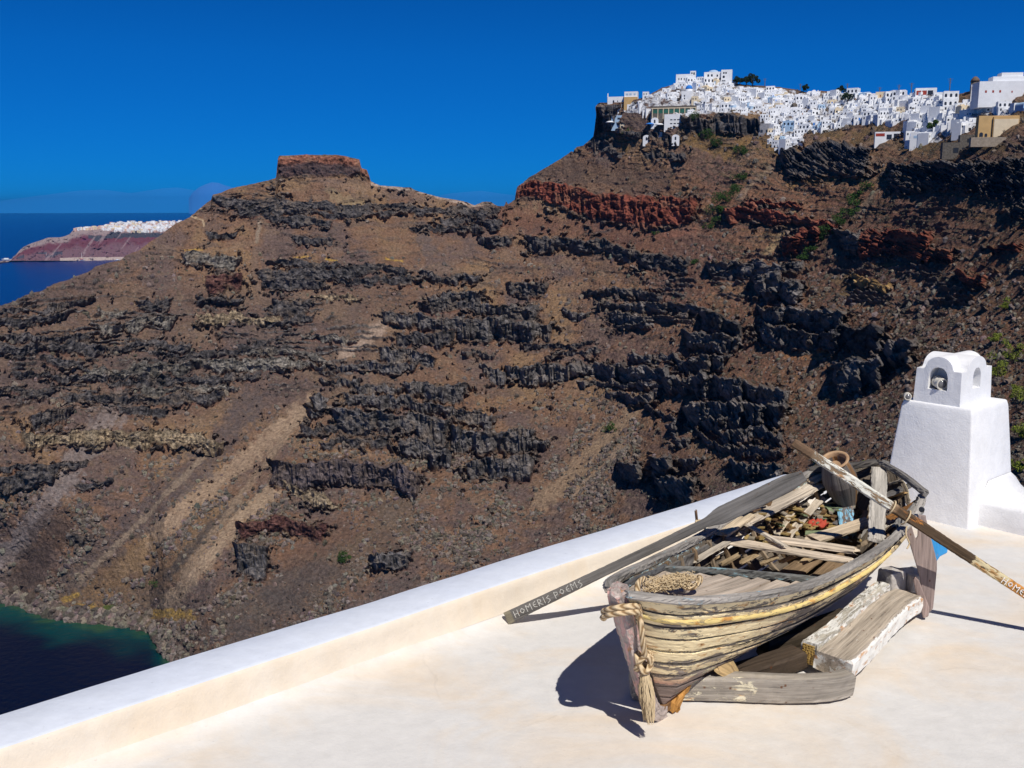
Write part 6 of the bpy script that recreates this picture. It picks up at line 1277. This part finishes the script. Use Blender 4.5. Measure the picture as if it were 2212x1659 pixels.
def hl(m, c):
    global hc
    hc = hc * (1 - np.clip(m, 0, 1)[..., None]) + np.array(c) * np.clip(m, 0, 1)[..., None]
hl(sstep(.45, .7, ht + .2 * hn) * .7, (.20, .125, .14)); hl(sstep(.35, .6, hn) * .5, (.15, .04, .09)); hl((1 - sstep(.18, .34, ht + .12 * hn)) * .85, (.34, .27, .26)); hl((np.abs(ht - .33 + .1 * hn) < .07) * (HX > 88) * .85, (.045, .06, .075))
hl(sstep(.60, .68, ht) * (1 - sstep(.85, .95, ht)) * (HX < 62) * (hn > -.1) * .8, (.05, .065, .09)); hl((fbm((HX + HY * .8) / 3.2, (HY - HX) / 30, 3, 4) > .42) * (ht > .3) * .6, (.34, .25, .26)); hl((ht > .93) * (HX > 60) * .8, (.55, .45, .40))
AH = np.concatenate([np.stack(bk[::-1]), HP]); CH = np.concatenate([np.repeat(hc[:1], 4, 0), hc])
hd = mesh_np("far_headland", AH.reshape(-1, 3), grid_faces(AH.shape[0], len(hx)), m_rock, False, CH.reshape(-1, 3)); tag(hd, kind='structure')
bm = bmesh.new(); MPK = flat_mat("pink_render", (.66, .44, .36), .1)
for _ in range(520):
    x = rg.uniform(800, 1990); lo = pl([(800, 6), (1100, 30), (1240, 100), (1600, 110), (1980, 90)], x); t_ = rg.random(); k = 0 if rg.random() < (.3 if x < 1120 else .74) else rg.choice([1, 2])
    if x < 1100 and rg.random() < .55: continue
    px_, py_ = (x / 4.424) * F, pl(HS, (x / 4.424) * F) + (t_ * lo) / 4.424 * F; j = int(np.clip(np.searchsorted(hx, px_), 1, len(hx) - 1)); i = int(np.clip(np.searchsorted(HY[:, j], py_), 0, nr - 1))
    p = Vector(HP[i, j]) + Vector((0, -4, 2)); a = rg.uniform(-.6, .6); ca, sa = math.cos(a), math.sin(a); w_ = rg.uniform(4, 8); h_ = rg.uniform(4, 8)
    bmbox(bm, -w_, w_, 0, 12, -8, h_, lambda u_, v_, z_: p + Vector((u_ * ca - v_ * sa, u_ * sa + v_ * ca, z_)), k)
o = link_mesh("distant_houses", bm, [MW, MCR, MPK]); tag(o, "white, cream and pink houses of the distant village massed on the headland across the bay", "distant village", kind='stuff')
# boats at anchor
def yacht(x, y, L_, mastpx, lab, red=False, cat="boat"):
    q = cv(Z6, [(x, y)])[0]; d = rays(q[0], q[1]); t_ = (SEA - H) / d[2]; p = Vector((d[0] * t_, d[1] * t_, SEA)); k = F / 4.424 * Vector((p.x, p.y, SEA - H)).length / FPX
    e = empty(cat.replace(' ', '_'), p, 0); tag(e, lab, cat, "boats anchored off the headland"); l_ = L_ * k / 2; w_ = l_ * .3; bm = bmesh.new(); nseg = 9; top = []; bot = []
    for i in range(nseg):
        u_ = -1 + 2 * i / (nseg - 1); b2 = w_ * math.sqrt(max(0.02, 1 - abs(u_) ** 2.6)); z = l_ * .22 * (1 + .35 * u_ * u_)
        top.append((bm.verts.new((u_ * l_, -b2, z)), bm.verts.new((u_ * l_, b2, z)))); bot.append((bm.verts.new((u_ * l_ * .86, -b2 * .6, -.5)), bm.verts.new((u_ * l_ * .86, b2 * .6, -.5))))
    for i in range(nseg - 1):
        bm.faces.new([top[i][0], top[i + 1][0], top[i + 1][1], top[i][1]]); bm.faces.new([top[i][0], bot[i][0], bot[i + 1][0], top[i + 1][0]]); bm.faces.new([top[i][1], bot[i][1], bot[i + 1][1], top[i + 1][1]])
    for z_ in (0, -1): bm.faces.new([top[z_][0], top[z_][1], bot[z_][1], bot[z_][0]])
    hmesh("hull", bm, MW, e); bm = bmesh.new(); bmbox(bm, -l_ * .45, l_ * .3, -w_ * .55, w_ * .55, l_ * .2, l_ * .42); hmesh("cabin", bm, MRD if red else MW, e)
    if mastpx: bm = bmesh.new(); bmbox(bm, -.35, .35, -.35, .35, l_ * .2, mastpx * k); hmesh("mast", bm, MW, e)
for a in [(75, 822, 105, 0, "long low white ferry at the far left of the bay"), (293, 830, 32, 0, "small white boat, left one of a close pair"), (352, 825, 40, 0, "white boat, right one of a close pair"), (505, 825, 66, 78, "sailing boat with a tall mast off the dark headland"), (678, 818, 28, 0, "tiny white boat between the two sailing boats"), (884, 822, 82, 76, "sailing boat with a red deck house off the pale shore", True), (1270, 820, 50, 0, "white boat nearest the brown slope on the right")]: yacht(*a)
# faint mountains on the horizon, blue of the haze painted into their base colour
def far_hill(name, pts, r, c):
    q = cv(P5, pts); xs_ = np.linspace(q[0][0], q[-1][0], 120); ys_ = pl(q, xs_); ys_ = ys_ + fbm(xs_ / 6, xs_ * 0, 3, 2) * .25
    a = at_r(xs_, ys_, r); f_ = at_r(xs_, ys_ * 0 + 209, r - 4000); f_[:, 2] = SEA; bk_ = at_r(xs_, ys_, r + 5000); bk_[:, 2] = SEA; f2 = (a * .6 + f_ * .4)
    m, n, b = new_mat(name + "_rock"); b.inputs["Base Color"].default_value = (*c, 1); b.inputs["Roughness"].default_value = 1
    V_ = np.concatenate([bk_, a, f2, f_]); tag(mesh_np(name, V_, grid_faces(4, 120), m, True), kind='structure')
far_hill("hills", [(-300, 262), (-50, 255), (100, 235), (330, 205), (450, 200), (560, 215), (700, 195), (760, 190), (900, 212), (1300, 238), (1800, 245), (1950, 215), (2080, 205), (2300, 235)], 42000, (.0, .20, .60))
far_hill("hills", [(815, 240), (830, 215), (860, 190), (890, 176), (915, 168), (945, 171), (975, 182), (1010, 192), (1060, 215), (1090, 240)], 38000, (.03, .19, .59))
# ================================================================== AIR
bm = bmesh.new(); bmbox(bm, -60000, 60000, -400, 91000, SEA - 20, 330); 
m_hz = bpy.data.materials.new("haze_air"); m_hz.use_nodes = True; n = m_hz.node_tree; n.nodes.clear(); ou = n.nodes.new("ShaderNodeOutputMaterial"); vp = n.nodes.new("ShaderNodeVolumePrincipled")
vp.inputs["Color"].default_value = (.03, .30, .78, 1); vp.inputs["Density"].default_value = 2.2e-5; vp.inputs["Anisotropy"].default_value = 0; n.links.new(vp.outputs[0], ou.inputs["Volume"])
hz = link_mesh("haze", bm, m_hz); tag(hz, "thin blue sea haze filling the air over the caldera", "haze", kind='stuff')
